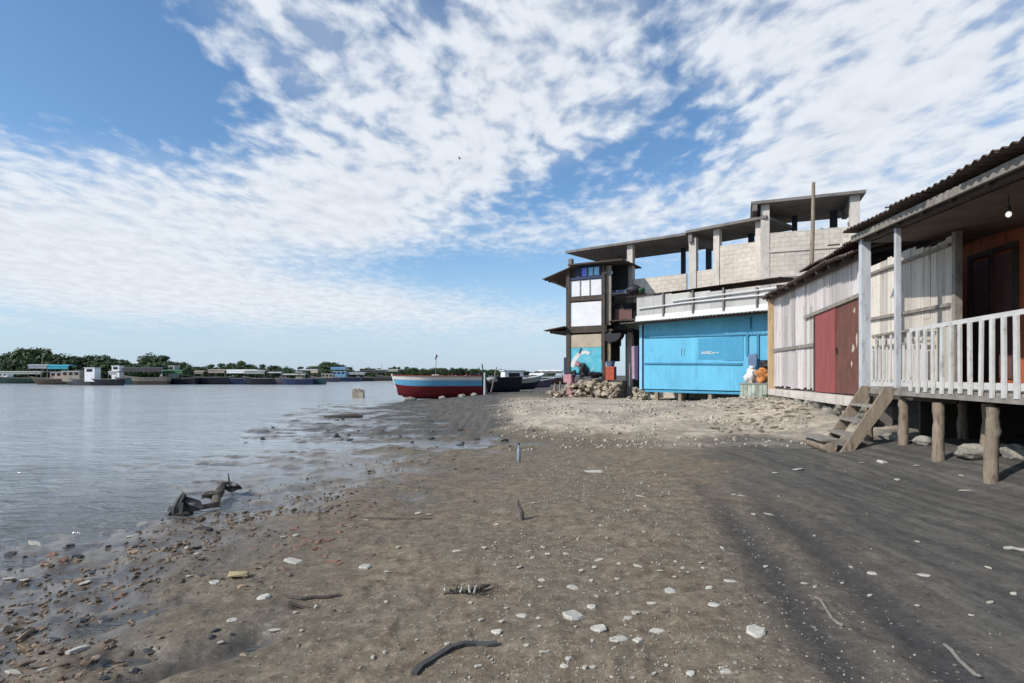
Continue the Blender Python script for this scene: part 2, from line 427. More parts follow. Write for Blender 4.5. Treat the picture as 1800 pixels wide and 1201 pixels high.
# ------------------------------------------------------------------ water
def make_water():
    me = bpy.data.meshes.new('river_water')
    S = 4000
    me.from_pydata([(-S, -S, ZW), (S, -S, ZW), (S, S, ZW), (-S, S, ZW)], [], [(0, 1, 2, 3)])
    o = bpy.data.objects.new('river_water', me); COL.objects.link(o); o['kind'] = 'structure'
    m, t, p = base_mat('murky_water')
    pos = t.new('ShaderNodeNewGeometry').outputs['Position']
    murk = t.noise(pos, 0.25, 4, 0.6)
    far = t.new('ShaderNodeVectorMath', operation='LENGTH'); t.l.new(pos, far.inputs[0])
    sky_tint = t.rng(t.m('ADD', far.outputs['Value'], t.m('MULTIPLY', murk, 8.0)), 7.0, 20.0)
    t.l.new(t.mix(sky_tint, (0.085, 0.085, 0.08), t.mix(t.rng(murk, 0.35, 0.65), (0.36, 0.39, 0.41), (0.43, 0.46, 0.48))), p.inputs['Base Color'])  # dark near the camera, pale far off: sky reflection put into the colour
    p.inputs['Roughness'].default_value = 0.11; p.inputs['Specular IOR Level'].default_value = 0.5; p.inputs['IOR'].default_value = 1.42
    v1 = t.mapping(pos, scale=(0.75, 1.9, 1), rot=(0, 0, math.radians(-14)))
    w1 = t.noise(v1, 1.5, 3, 0.55, 0.8)
    w2 = t.noise(t.mapping(pos, scale=(1, 1.7, 1), rot=(0, 0, math.radians(12))), 5.0, 4, 0.6, 0.4)
    w3 = t.noise(t.mapping(pos, scale=(0.35, 1, 1)), 0.22, 3, 0.5)
    b = t.new('ShaderNodeBump'); b.inputs['Strength'].default_value = 1.0; b.inputs['Distance'].default_value = 0.15
    t.l.new(t.m('ADD', t.m('ADD', w1, t.m('MULTIPLY', w2, 0.28)), t.m('MULTIPLY', w3, 0.9)), b.inputs['Height'])
    t.l.new(b.outputs[0], p.inputs['Normal'])
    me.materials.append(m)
make_water()

# ------------------------------------------------------------------ sky
def make_world():
    w = bpy.data.worlds.new('World'); scene.world = w; w.use_nodes = True
    t = NT(w.node_tree)
    for n in list(t.n): t.n.remove(n)
    out = t.new('ShaderNodeOutputWorld'); bg = t.new('ShaderNodeBackground'); t.l.new(bg.outputs[0], out.inputs[0])
    sky = t.new('ShaderNodeTexSky', sky_type='NISHITA'); sky.sun_disc = False
    sky.sun_elevation = math.asin(SUN.z); sky.sun_rotation = math.atan2(SUN.x, SUN.y)
    sky.altitude = 0; sky.air_density = 1.0; sky.dust_density = 0.6; sky.ozone_density = 1.6
    d = t.new('ShaderNodeTexCoord').outputs['Generated']
    sp = t.new('ShaderNodeSeparateXYZ'); t.l.new(d, sp.inputs[0]); x, y, z = sp.outputs
    zz = t.m('ADD', t.m('MAXIMUM', z, 0.0), 0.06)
    cb = t.new('ShaderNodeCombineXYZ'); t.l.new(t.m('DIVIDE', x, zz), cb.inputs[0]); t.l.new(t.m('DIVIDE', y, zz), cb.inputs[1])
    pl = cb.outputs[0]                                             # point on the cloud layer
    az = t.m('ARCTAN2', x, y); el = t.m('ARCSINE', z)
    def blob(px, py, rx, ry, rot, wgt):
        u, v = (px - CX) / F, (HY - py) / F
        a0 = math.atan(u); e0 = math.atan(v * math.cos(a0))
        kx = 1 / (1 + u * u)
        da = t.m('SUBTRACT', az, a0); de = t.m('SUBTRACT', el, e0)
        c, s = math.cos(math.radians(rot)), math.sin(math.radians(rot))
        p1 = t.m('ADD', t.m('MULTIPLY', da, c), t.m('MULTIPLY', de, s))
        p2 = t.m('SUBTRACT', t.m('MULTIPLY', de, c), t.m('MULTIPLY', da, s))
        q1 = t.m('DIVIDE', p1, rx / F * (0.6 + 0.4 * kx)); q2 = t.m('DIVIDE', p2, ry / F * (0.6 + 0.4 * kx))
        dd = t.m('ADD', t.m('MULTIPLY', q1, q1), t.m('MULTIPLY', q2, q2))
        return t.m('MULTIPLY', t.m('EXPONENT', t.m('MULTIPLY', dd, -1.0)), wgt)
    cov = None
    for bl in ((330, 370, 520, 120, -6, 0.52), (60, 400, 300, 110, 0, 0.25), (700, 190, 380, 200, -25, 0.30), (960, 120, 230, 190, 0, 0.26),
               (620, 330, 260, 90, 0, 0.2), (1560, 190, 330, 280, 0, 0.52), (1330, 60, 160, 110, 0, 0.15), (1120, 400, 170, 50, 8, 0.12), (720, 545, 300, 28, -4, 0.24), (230, 480, 400, 60, -6, 0.32),
               (150, 500, 300, 50, -4, 0.2), (420, 60, 130, 70, -35, 0.12),
               (60, 90, 300, 190, -25, -0.75), (230, 130, 150, 90, -30, -0.25), (1010, 325, 260, 42, 17, -0.48), (760, 470, 330, 42, 2, -0.42), (1185, 150, 45, 170, 5, -0.26),
               (1000, 500, 260, 60, 0, -0.3), (1300, 230, 130, 40, 25, -0.16), (640, 60, 60, 40, 0, -0.1), (780, 60, 60, 90, 0, -0.12)):
        bb = blob(*bl); cov = bb if cov is None else t.m('ADD', cov, bb)
    warp = t.noise(pl, 1.4, 3, 0.5)
    wv = t.new('ShaderNodeVectorMath', operation='ADD'); t.l.new(pl, wv.inputs[0])
    wc = t.new('ShaderNodeCombineXYZ'); t.l.new(t.m('MULTIPLY', warp, 0.3), wc.inputs[0]); t.l.new(wc.outputs[0], wv.inputs[1])
    big = t.noise(t.mapping(wv.outputs[0], scale=(1.7, 0.8, 1)), 1.0, 4, 0.55)
    cl = t.noise(t.mapping(wv.outputs[0], scale=(9.5, 6.2, 1)), 1.0, 4, 0.5, 0.1)
    fine = t.noise(t.mapping(wv.outputs[0], scale=(24, 14, 1)), 1.0, 4, 0.6)
    low = t.rng(el, 0.14, 0.42)                                    # clumps dissolve into sheets towards the horizon
    body = t.m('ADD', t.m('MULTIPLY', t.m('SUBTRACT', cl, 0.5), t.m('ADD', t.m('MULTIPLY', low, 1.5), 0.4)), t.m('MULTIPLY', t.m('SUBTRACT', big, 0.5), 0.7))
    body = t.m('ADD', body, t.m('MULTIPLY', t.m('SUBTRACT', fine, 0.5), 0.35))
    dens = t.m('ADD', body, cov)
    a = t.rng(dens, -0.2, 0.52)
    thin = t.rng(t.m('ADD', t.m('MULTIPLY', cov, 0.6), t.m('MULTIPLY', t.m('SUBTRACT', big, 0.5), 0.8)), -0.1, 0.5, 0, 0.62)
    a = t.m('MAXIMUM', a, thin)
    a = t.m('MULTIPLY', a, t.rng(el, 0.015, 0.11))
    shade = t.rng(t.m('ADD', cl, t.m('MULTIPLY', fine, 0.3)), 0.45, 0.85, 0.9, 1.02)
    CB = 9.3
    ccol = t.new('ShaderNodeCombineColor')
    for i, f in enumerate((0.87, 0.925, 1.0)): t.l.new(t.m('MULTIPLY', shade, CB * f), ccol.inputs[i])
    skyc = t.mix(1.0, sky.outputs[0], (1.08, 1.40, 1.60), 'MULTIPLY')
    hz = t.rng(el, -0.02, 0.26, 0.78, 0.0)
    skyc = t.mix(hz, skyc, (5.35, 6.55, 8.3))
    fin = t.mix(t.m('MULTIPLY', a, 0.97), skyc, ccol.outputs[0])
    t.l.new(fin, bg.inputs['Color']); bg.inputs['Strength'].default_value = 0.1
    L = bpy.data.lights.new('sun', 'SUN'); L.energy = 4.2; L.angle = math.radians(0.6); L.color = (1.0, 0.95, 0.88)
    lo = bpy.data.objects.new('sun', L); COL.objects.link(lo); lo.rotation_euler = SUN.to_track_quat('Z', 'Y').to_euler()
make_world()


M = {}
M['white_paint'] = mat('white_paint', (0.56, 0.545, 0.52), 0.65, (0.30, 0.27, 0.23), 0.75, 3, var=0.12, bump=0.15)
M['post_paint'] = mat('weathered_white_post', (0.50, 0.52, 0.55), 0.7, (0.2, 0.18, 0.16), 0.7, 2.4, stretch=(3, 3, 0.6), var=0.2, bump=0.2)
M['stump'] = mat('weathered_timber', (0.27, 0.215, 0.16), 0.9, (0.055, 0.042, 0.034), 0.9, 2.2, stretch=(5, 5, 0.9), var=0.35, bump=0.5)
M['plank'] = mat('grey_timber', (0.25, 0.225, 0.195), 0.9, (0.1, 0.08, 0.06), 0.7, 2.0, stretch=(4, 4, 1.5), var=0.3, island=0.22, bump=0.4)
M['dark_wood'] = mat('dark_timber', (0.07, 0.055, 0.045), 0.9, (0.02, 0.017, 0.015), 0.6, 2.0, var=0.3, island=0.25, bump=0.3)
M['tan_wood'] = mat('tan_timber', (0.50, 0.36, 0.22), 0.8, (0.2, 0.14, 0.09), 0.6, 2.0, stretch=(4, 4, 0.7), var=0.2, bump=0.3)
M['zinc'] = mat('old_zinc', (0.21, 0.20, 0.19), 0.6, (0.10, 0.062, 0.042), 0.75, 1.4, var=0.25, island=0.2, metal=0.25)
M['rust'] = mat('rusty_zinc', (0.125, 0.095, 0.078), 0.75, (0.075, 0.036, 0.02), 0.8, 1.6, var=0.3, island=0.25, metal=0.15)
M['white_zinc'] = mat('pale_zinc', (0.43, 0.415, 0.39), 0.5, (0.27, 0.25, 0.22), 0.6, 1.2, stretch=(1, 1, 0.4), var=0.16, island=0.08, metal=0.1)
M['white_flash'] = mat('white_flashing', (0.60, 0.60, 0.595), 0.5, (0.4, 0.38, 0.35), 0.5, 1.6, var=0.12)
M['bamboo_grey'] = bamboo_mat('silvered_bamboo', (0.64, 0.595, 0.585), (0.46, 0.415, 0.39), (0.17, 0.135, 0.11))
M['bamboo_cream'] = bamboo_mat('cream_bamboo', (0.68, 0.62, 0.54), (0.52, 0.46, 0.39), (0.20, 0.16, 0.13), 5.0)
M['orange_wall'] = mat('orange_boards', (0.40, 0.115, 0.055), 0.8, (0.12, 0.04, 0.02), 0.6, 1.6, stretch=(3, 3, 0.5), var=0.25)
M['shutter'] = mat('dark_shutter', (0.15, 0.075, 0.07), 0.7, None, 0, 3, var=0.2)
M['door_red'] = mat('faded_red_paint', (0.27, 0.075, 0.068), 0.7, (0.22, 0.05, 0.045), 0.6, 2.5, stretch=(3, 3, 0.6), var=0.2, bump=0.2)
M['door_brown'] = mat('peeling_red_brown', (0.135, 0.058, 0.044), 0.8, (0.19, 0.10, 0.075), 0.6, 2.2, stretch=(3, 3, 0.9), var=0.3, bump=0.3)
M['peel'] = mat('bare_plaster_patch', (0.50, 0.40, 0.33), 0.9, None, 0, 5, var=0.25)
M['concrete'] = mat('raw_concrete', (0.55, 0.50, 0.445), 0.92, (0.2, 0.185, 0.17), 0.55, 1.5, stretch=(1, 1, 0.6), var=0.2, bump=0.3)
M['concrete_dark'] = mat('stained_concrete', (0.17, 0.155, 0.145), 0.92, (0.09, 0.08, 0.075), 0.6, 1.2, var=0.25, bump=0.3)
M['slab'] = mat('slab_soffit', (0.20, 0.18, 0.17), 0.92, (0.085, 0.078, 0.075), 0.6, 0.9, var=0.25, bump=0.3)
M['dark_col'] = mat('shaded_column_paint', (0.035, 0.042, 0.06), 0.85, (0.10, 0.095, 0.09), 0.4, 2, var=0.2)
M['block'] = block_mat('concrete_blocks', (0.58, 0.515, 0.44), (0.50, 0.45, 0.39))
M['blue'] = mat('sky_blue_paint', (0.118, 0.415, 0.60), 0.65, (0.08, 0.285, 0.45), 0.7, 1.0, stretch=(1, 1, 0.4), var=0.14, bump=0.1)
M['blue_dark'] = mat('deeper_blue_paint', (0.058, 0.28, 0.455), 0.6, (0.085, 0.33, 0.49), 0.5, 1.1, var=0.12)
M['blue_trim'] = mat('blue_batten_paint', (0.05, 0.21, 0.35), 0.6, None, 0, 2, var=0.15)
M['blue_pale'] = mat('pale_blue_paint', (0.25, 0.50, 0.66), 0.6, (0.15, 0.36, 0.52), 0.5, 2, var=0.15)
M['navy'] = mat('navy_paint', (0.03, 0.045, 0.10), 0.7, None, 0, 2, var=0.2)
M['rubble'] = mat('rubble_stone', (0.38, 0.32, 0.245), 0.95, (0.12, 0.095, 0.07), 0.85, 2.2, var=0.3, island=0.3, bump=0.5)
M['rubble_grey'] = mat('grey_stone', (0.23, 0.215, 0.185), 0.95, (0.10, 0.09, 0.075), 0.7, 2.2, var=0.3, island=0.3, bump=0.5)
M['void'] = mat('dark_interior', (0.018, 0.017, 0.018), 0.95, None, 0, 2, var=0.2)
M['panel_white'] = mat('white_sheet_panel', (0.70, 0.70, 0.71), 0.7, (0.48, 0.47, 0.46), 0.4, 1.5, var=0.1)
M['panel_tan'] = mat('tan_board_panel', (0.42, 0.35, 0.265), 0.85, (0.26, 0.2, 0.14), 0.5, 1.6, var=0.15)
M['panel_turq'] = mat('turquoise_panel', (0.09, 0.40, 0.50), 0.6, (0.36, 0.55, 0.58), 0.8, 1.9, var=0.25)
M['pink'] = mat('faded_pink_cloth', (0.42, 0.22, 0.24), 0.9, (0.30, 0.12, 0.15), 0.5, 4, var=0.2)
M['maroon'] = mat('maroon_cloth', (0.10, 0.03, 0.045), 0.9, None, 0, 4, var=0.3)
M['black_cloth'] = mat('black_plastic', (0.022, 0.022, 0.028), 0.55, None, 0, 4, var=0.3)
M['red_crate'] = mat('red_orange_plastic', (0.42, 0.085, 0.045), 0.5, (0.25, 0.05, 0.03), 0.5, 4, var=0.2)
M['blue_tub'] = mat('grey_blue_plastic', (0.12, 0.16, 0.27), 0.5, None, 0, 4, var=0.2)
M['lilac'] = mat('lilac_cloth', (0.36, 0.28, 0.36), 0.9, (0.2, 0.13, 0.25), 0.6, 3, var=0.2)
M['purple'] = mat('dark_purple_paint', (0.075, 0.045, 0.12), 0.7, None, 0, 3, var=0.2)
M['glass_blue'] = mat('bright_blue_sheet', (0.16, 0.22, 0.72), 0.4, None, 0, 3, var=0.15)
M['glass_cyan'] = mat('light_cyan_sheet', (0.22, 0.55, 0.80), 0.4, None, 0, 3, var=0.15)
M['white_cloth'] = mat('white_cloth', (0.62, 0.61, 0.59), 0.9, (.42, .40, .36), .6, 5, var=0.12)
M['orange_cloth'] = mat('orange_tarp', (0.52, 0.21, 0.07), 0.8, (0.28, 0.10, 0.05), 0.6, 4, var=0.25)
M['green_leaf'] = mat('weed_leaves', (0.055, 0.105, 0.03), 0.6, None, 0, 9, var=0.3, island=0.35)
M['bulb'] = mat('lit_bulb', (0.9, 0.9, 0.88), 0.3, var=0.0, emit=((1.0, 0.97, 0.9), 0.8))
M['black'] = mat('black_rubber', (0.02, 0.02, 0.021), 0.7, None, 0, 6, var=0.3)

# ================================================================== bamboo hut with the red double door
HB = Fac((8.56, 18.6), (6.907, 8.855))
def strips(fc, u0, u1, z0, zt, w=0.16, hole=None, jit=0.012, n0=0.0):
    """upright flattened bamboo strips with ragged gaps; hole=(ua,ub,za,zb)"""
    mb = MB(); u = u0
    while u < u1 - 0.01:
        ww = min(w * R.uniform(0.6, 1.35), u1 - u)
        top = zt(u + ww / 2) if callable(zt) else zt
        segs = [(z0 + R.uniform(-0.03, 0.05), top + R.uniform(-0.05, 0.03))]
        if hole and u + ww > hole[0] and u < hole[1]:
            segs = [(zz0, zz1) for (zz0, zz1) in ((z0, hole[2]), (hole[3], top)) if zz1 - zz0 > 0.05]
        for (a, b) in segs:
            if b - a > 2 and R.random() < 0.4:
                c = R.uniform(a + 0.5, b - 0.6)
                parts = [(a, c + 0.05), (c, b)]
            else: parts = [(a, b)]
            for (pa, pb) in parts:
                o = R.uniform(0, jit) + (0.006 if pa > a else 0)
                lean = R.uniform(-0.012, 0.012)
                q = [fc.p(u, n0 + o, pa), fc.p(u + ww * 0.975, n0 + o, pa), fc.p(u + ww * 0.975, n0 + o + 0.018, pa), fc.p(u, n0 + o + 0.018, pa),
                     fc.p(u + lean, n0 + o, pb), fc.p(u + ww * 0.975 + lean, n0 + o, pb), fc.p(u + ww * 0.975 + lean, n0 + o + 0.018, pb), fc.p(u + lean, n0 + o + 0.018, pb)]
                mb.hexa(q)
        u += ww
    return mb
uD0, uDm, uD1 = HB.u(1436), HB.u(1473), HB.u(1519)
uP = HB.u(1519)                                  # where the porch starts to cover the wall
hut = thing('bamboo_hut', HB.p(3.5, -2, 0.5), 'silvery bamboo hut with a red double door under a ragged dark tin roof', 'hut')
strips(HB, 0.12, uP, 0.98, 3.93, 0.2, (uD0 - 0.04, uP + 1, 0.9, 3.0)).build('front_wall', M['bamboo_grey'], hut)
mb = MB(); mb.box(HB, 0.1, uP + 0.2, -0.06, -0.02, 0.9, 3.9); mb.box(HB, 0.0, 0.06, -5, -0.08, 0.85, 4.3); mb.box(HB, 0.0, uP + 0.2, -5.06, -5, 0.5, 4.6)
mb.build('backing_wall', M['dark_wood'], hut)
mb = MB(); mb.box(HB, -0.06, 0.10, -0.04, 0.17, 0.72, 3.90); mb.build('corner_post', M['tan_wood'], hut)
mb = MB(); mb.box(HB, 0.14, uD0 - 0.08, 0.034, 0.075, 2.10, 2.19, 0.012); mb.build('batten', M['plank'], hut)
mb = MB(); mb.beam(HB.p(uD0 - 0.75, 0.06, 2.92), HB.p(uP, 0.06, 3.06), 0.05, 0.085); mb.build('lintel', M['plank'], hut)
d = MB().box(HB, uD0, uDm - 0.01, 0.005, 0.045, 0.93, 2.98).build('door_leaf', M['door_red'], hut); d['label'] = 'faded bright red door leaf'
MB().box(HB, uDm - 0.10, uDm - 0.02, 0.047, 0.062, 0.94, 2.96).build('edge_board', M['door_red'], d)
d = MB().box(HB, uDm + 0.02, uD1, 0.0, 0.04, 0.93, 3.0).build('door_leaf', M['door_brown'], hut); d['label'] = 'darker brownish red door leaf with peeling patches'
for (px, py, w, h) in ((1500, 612, .20, .26), (1506, 598, .09, .34), (1502, 546, .13, .14), (1497, 640, .08, .16)):
    u = HB.u(px, 0.04); z = HB.z(px, py, 0.04); pts = []
    k = 17
    ring = [(math.cos(6.283 * i / k) * w / 2 * R.uniform(.35, 1.1), math.sin(6.283 * i / k) * h / 2 * R.uniform(.35, 1.1)) for i in range(k)]
    mb = MB(); v0 = [HB.p(u + a, 0.041, z + b) for a, b in ring]; v1 = [HB.p(u + a * .92, 0.044, z + b * .92) for a, b in ring]
    mb.add(v0 + v1, [(i, (i + 1) % k, k + (i + 1) % k, k + i) for i in range(k)] + [tuple(range(k, 2 * k))])
    mb.build('peeled_patch', M['peel'], d)
MB().box(HB, uDm + 0.06, uDm + 0.09, 0.041, 0.07, 1.85, 2.0).build('handle', M['black'], d)
MB().box(HB, uD0 - 0.09, uD0 - 0.02, 0.0, 0.06, 0.93, 3.0).build('door_frame', M['dark_wood'], hut)
mb = MB(); mb.corrugated(HB, -0.35, uP + 0.3, 0.42, 3.90, -4.8, 5.2, 0.14, 0.024, 0.008, 0.09, 0.8, 0.04)
rf = mb.build('roof', M['rust'], hut)
mb = MB(); mb.corrugated(HB, 3.1, uP + 0.4, 0.28, 4.16, -2.6, 4.85, 0.14, 0.024, 0.008, 0.1, 0.8, 0.05); mb.build('patch_sheet', M['rust'], rf)
mb = MB(); mb.beam(HB.p(-0.3, 0.12, 3.86), HB.p(uP + .2, 0.12, 3.86), 0.08, 0.1)
for i in range(9): mb.beam(HB.p(0.1 + i * 0.8, 0.36, 3.84), HB.p(0.1 + i * 0.8, -1.2, 4.22), 0.07, 0.07)
mb.build('eave_rafter', M['dark_wood'], rf)
MB().box(HB, 0.0, uP + 0.1, -0.3, 0.20, 0.70, 0.90, 0.03).build('concrete_plinth', M['concrete'], hut)
mb = MB()
for i in range(90):
    u = R.uniform(0.1, uP + 0.3); q = HB.p(u, R.uniform(-0.08, 0.12), 0); zb = gz(q.x, q.y)
    q.z = R.uniform(zb - 0.05, 0.62); mb.rock(q, R.uniform(0.08, 0.18), i, 2, 0.8)
mb.build('stone_footing', M['rubble_grey'], hut)
MB().box(HB, -0.2, uP + 0.1, -0.5, -0.1, -0.2, 0.69).build('footing_core', M['concrete_dark'], hut)

# ================================================================== stilt hut with the railed porch
PF = Fac((6.2, 10.0), D=(-0.208, -0.978))
DZ = 1.15
sh = thing('stilt_hut', PF.p(3, -2, 0.3), 'dark orange walled hut on wooden stilts with a white railed porch under a tin roof', 'hut')
uO = HB.u(1681)
strips(HB, uP + 0.03, HB.u(1678), 1.0, lambda u: 3.62 - 0.062 * max(0, u - 8.0), 0.24).build('bamboo_wall', M['bamboo_cream'], sh)
mb = MB(); mb.box(HB, uP + 0.02, HB.u(1678), -0.06, -0.02, 0.9, 3.5); mb.build('wall_backing', M['dark_wood'], sh)
mb = MB(); mb.beam(HB.p(uP + 0.1, 0.055, 2.50), HB.p(HB.u(1676), 0.055, 2.46), 0.05, 0.055); mb.beam(HB.p(uP + 0.1, 0.055, 3.42), HB.p(HB.u(1676), 0.055, 3.40), 0.05, 0.05)
mb.build('wall_batten', M['plank'], sh)
RW = -0.95
uO2 = HB.u(1684, RW)
MB().box(HB, HB.u(1678), HB.u(1678) + .09, -0.06, 0.04, 1.0, 3.58).build('corner_post', M['plank'], sh)
mb = MB()
u = uO2 - .4
while u < uO2 + 9:
    mb.box(HB, u, u + 0.235, RW - 0.04, RW + R.uniform(0, 0.008), 1.0, 3.694); u += 0.24
for v in mb.v:
    if v.z > 3.3: v.z -= .062 * max(0.0, (Vector((v.x, v.y)) - PF.A).dot(PF.D))
mb.build('orange_wall', M['orange_wall'], sh)
ua, ub = HB.u(1712, RW), HB.u(1786, RW); za, zb = HB.z(1750, 556, RW), HB.z(1750, 452, RW)
wn = MB().box(HB, ua, ub, RW + 0.012, RW + 0.03, 1.3, zb).build('window', M['shutter'], sh)
mb = MB()
for (a, b) in ((ua - .08, ua), (ub, ub + .08), ((ua + ub) / 2 - .03, (ua + ub) / 2 + .03)): mb.box(HB, a, b, RW + 0.01, RW + 0.06, 1.26, zb + 0.06)
mb.box(HB, ua - .08, ub + .08, RW + 0.012, RW + 0.065, zb + 0.061, zb + 0.14)
mb.build('frame', M['dark_wood'], wn)
# floor, beams, posts
mb = MB(); t = -0.15
while t < 8.4: mb.box(PF, t, t + 0.19, -3.9, 0.02, DZ - 0.035, DZ + R.uniform(0, 0.006)); t += 0.2
mb.build('deck_floor', M['plank'], sh)
mb = MB(); mb.box(PF, -0.15, 8.4, -0.03, 0.045, DZ - 0.105, DZ - 0.037)
for n in (-1.2, -2.5, -3.8): mb.box(PF, -0.1, 8.4, n - 0.05, n + 0.05, DZ - 0.17, DZ - 0.036)
mb.build('floor_beam', M['plank'], sh)
mb = MB(); mb.box(PF, -0.3, 8.4, -4.0, -3.92, 0.0, DZ - .04); mb.box(PF, -0.36, -0.3, -4.0, -1.0, 0.0, DZ - 0.04)
mb.build('light_stop_skirt', M['dark_wood'], sh)  # boards added behind and beside the stilts to keep light from leaking in
def stilt(t, n, r, zt, lean=0.0, square=True):
    q = PF.p(t, n, 0); zb = gz(q.x, q.y) - 0.12
    mb = MB()
    pts = [PF.p(t + lean, n, zb), PF.p(t + lean * .6, n + .01, zb + 0.35 * (zt - zb)), PF.p(t + lean * .2, n - .008, zb + 0.75 * (zt - zb)), PF.p(t, n, zt)]
    k = 15; P = []; Rr = []
    for i in range(k):
        f = i / (k - 1); a = f * 3; b = min(2, int(a)); P.append(pts[b].lerp(pts[b + 1], a - b)); Rr.append(r * (1.08 - .1 * f) * (1 + .16 * noise.noise(Vector((t * 3, n, i * .7)))))
    mb.tube(P, Rr, 11)
    mb.v = [v + Vector((noise.noise(v * 9), noise.noise(v * 9 + Vector((5, 0, 0))), 0)) * r * .16 for v in mb.v]
    return mb
for (t, n, r, ln) in ((1.27, -0.08, 0.068, 0), (2.42, -0.02, 0.068, 0.02), (2.62, -0.5, 0.075, 0), (3.60, -0.02, 0.068, -0.03), (5.4, -0.03, 0.09, 0), (7.2, -0.03, 0.09, 0), (0.05, -0.05, 0.068, 0),
                      (0.4, -1.3, 0.07, 0.05), (1.5, -1.7, 0.07, -0.04), (2.9, -2.2, 0.08, 0), (4.6, -2.0, 0.08, 0)):
    stilt(t, n, r, DZ - 0.165, ln).build('stilt', M['stump'], sh)
pp = MB().box(PF, -0.07, 0.07, -0.07, 0.07, DZ - 0.15, 3.80).build('porch_post', M['post_paint'], sh)
MB().box(PF, 1.235, 1.305, -0.035, 0.035, DZ + 0.01, 3.62).build('porch_post', M['post_paint'], sh)
MB().box(PF, 5.0, 5.08, -0.06, 0.02, DZ + 0.01, 3.37).build('porch_post', M['post_paint'], sh)
# front rail
rl = MB().box(PF, 1.72, 8.2, -0.035, 0.03, 1.985, 2.04).build('railing', M['white_paint'], sh)
MB().box(PF, 1.72, 8.2, -0.03, 0.025, DZ + 0.035, DZ + 0.115).build('bottom_rail', M['white_paint'], rl)
t = 1.79
while t < 8.1:
    w = R.uniform(0.026, 0.036); ln = R.uniform(-0.018, 0.018)
    c = [PF.p(t + a + (ln if z > 1.5 else 0), n, z) for z in (DZ - 0.04 + R.uniform(-.02, .02), 1.984) for (a, n) in ((-w, 0.031), (w, 0.031), (w, 0.056), (-w, 0.056))]
    MB().hexa(c).build('baluster', M['white_paint'], rl); t += 0.213
# inner rail against the bamboo wall at the head of the stairs
n1 = -0.78
r2 = MB().box(PF, -1.75, 0.55, n1 - 0.025, n1 + 0.025, 2.12, 2.165).build('inner_rail', M['plank'], sh)
MB().box(PF, -1.75, 0.55, n1 - 0.02, n1 + 0.02, 1.90, 1.94).build('middle_bar', M['plank'], r2)
MB().box(PF, -1.75, 0.55, n1 - 0.03, n1 + 0.03, DZ - 0.05, DZ + 0.12).build('bottom_board', M['white_paint'], r2)
t = -1.7; k = 0
while t < 0.5:
    MB().box(PF, t, t + 0.06, n1 + 0.031, n1 + 0.052, DZ + 0.1, 2.11 if k % 2 else 1.89).build('slat', M['white_paint'], r2); t += 0.17; k += 1
mb = MB(); t = -1.8
while t < -0.16: mb.box(PF, t, t + 0.19, -3.9, n1 - .035, DZ - 0.035, DZ + R.uniform(0, 0.006)); t += 0.2
mb.build('rear_floor', M['plank'], sh)
# porch roof: it falls slightly towards the near end
def fall(mb):
    for v in mb.v:
        if v.z > 3.3: v.z -= .062 * max(0.0, (Vector((v.x, v.y)) - PF.A).dot(PF.D))
    return mb
mb = MB(); mb.corrugated(PF, -0.22, 8.6, 0.28, 3.93, -2.9, 3.80, 0.16, 0.018, 0.008, 0.05, 0.9, 0.02)
pr = fall(mb).build('porch_roof', M['rust'], sh)
fall(MB().box(PF, -0.2, 8.5, 0.10, 0.15, 3.745, 3.85)).build('fascia', M['plank'], pr)
fall(MB().box(PF, -0.15, 8.5, -0.06, 0.04, 3.70, 3.83)).build('roof_beam', M['dark_wood'], pr)
mb = MB()
for i in range(12): mb.box(PF, -0.1 + i * .75, -0.03 + i * .75, -2.9, 0.09, 3.71, 3.78)
fall(mb).build('rafter', M['dark_wood'], pr)
mb = MB(); mb.box(PF, -0.1, 8.5, -4.6, -0.1, 3.695, 3.705); mb.box(PF, -4.5, -.101, -4.6, -1.25, 3.695, 3.705); fall(mb).build('ceiling_board', mat('ceiling_boards', (.12, .095, .075), .9, (.05, .04, .03), .6, 2, var=.3), pr)
mb = MB(); mb.corrugated(PF, -1.5, 8.6, -2.95, 3.86, -5.5, 4.4, 0.19, 0.03, 0.008, 0.15, 0.9, 0.07); mb.build('main_roof', M['zinc'], sh)
mb = MB()
for k in range(4):
    u = -0.35 + k * .16; mb.corrugated(PF, u, u + .5, -0.25 - k * .16, 4.02 + k * .10, -1.3 - k * .2, 4.3 + k * .1, 0.19, 0.03, 0.008, 0.1, 0.5, 0.09)
mb.build('loose_roof_sheet', M['rust'], sh)
# bulb
q = ray(1773, 377, 6.6)
lb = thing('hanging_bulb', q, 'small white light bulb hanging under the porch roof', 'light bulb')
MB().rock(q, 0.030, 1, 2, 0.0, (1, 1, 1.15), True).build('bulb', M['bulb'], lb)
MB().tube([q + Vector((0, 0, .045)), q + Vector((0, 0, .1))], 0.02, 8).build('socket', M['black'], lb)
MB().tube([q + Vector((0, 0, .1)), (q.x, q.y, q.z + .22)], 0.006, 5).build('cord', M['black'], lb)

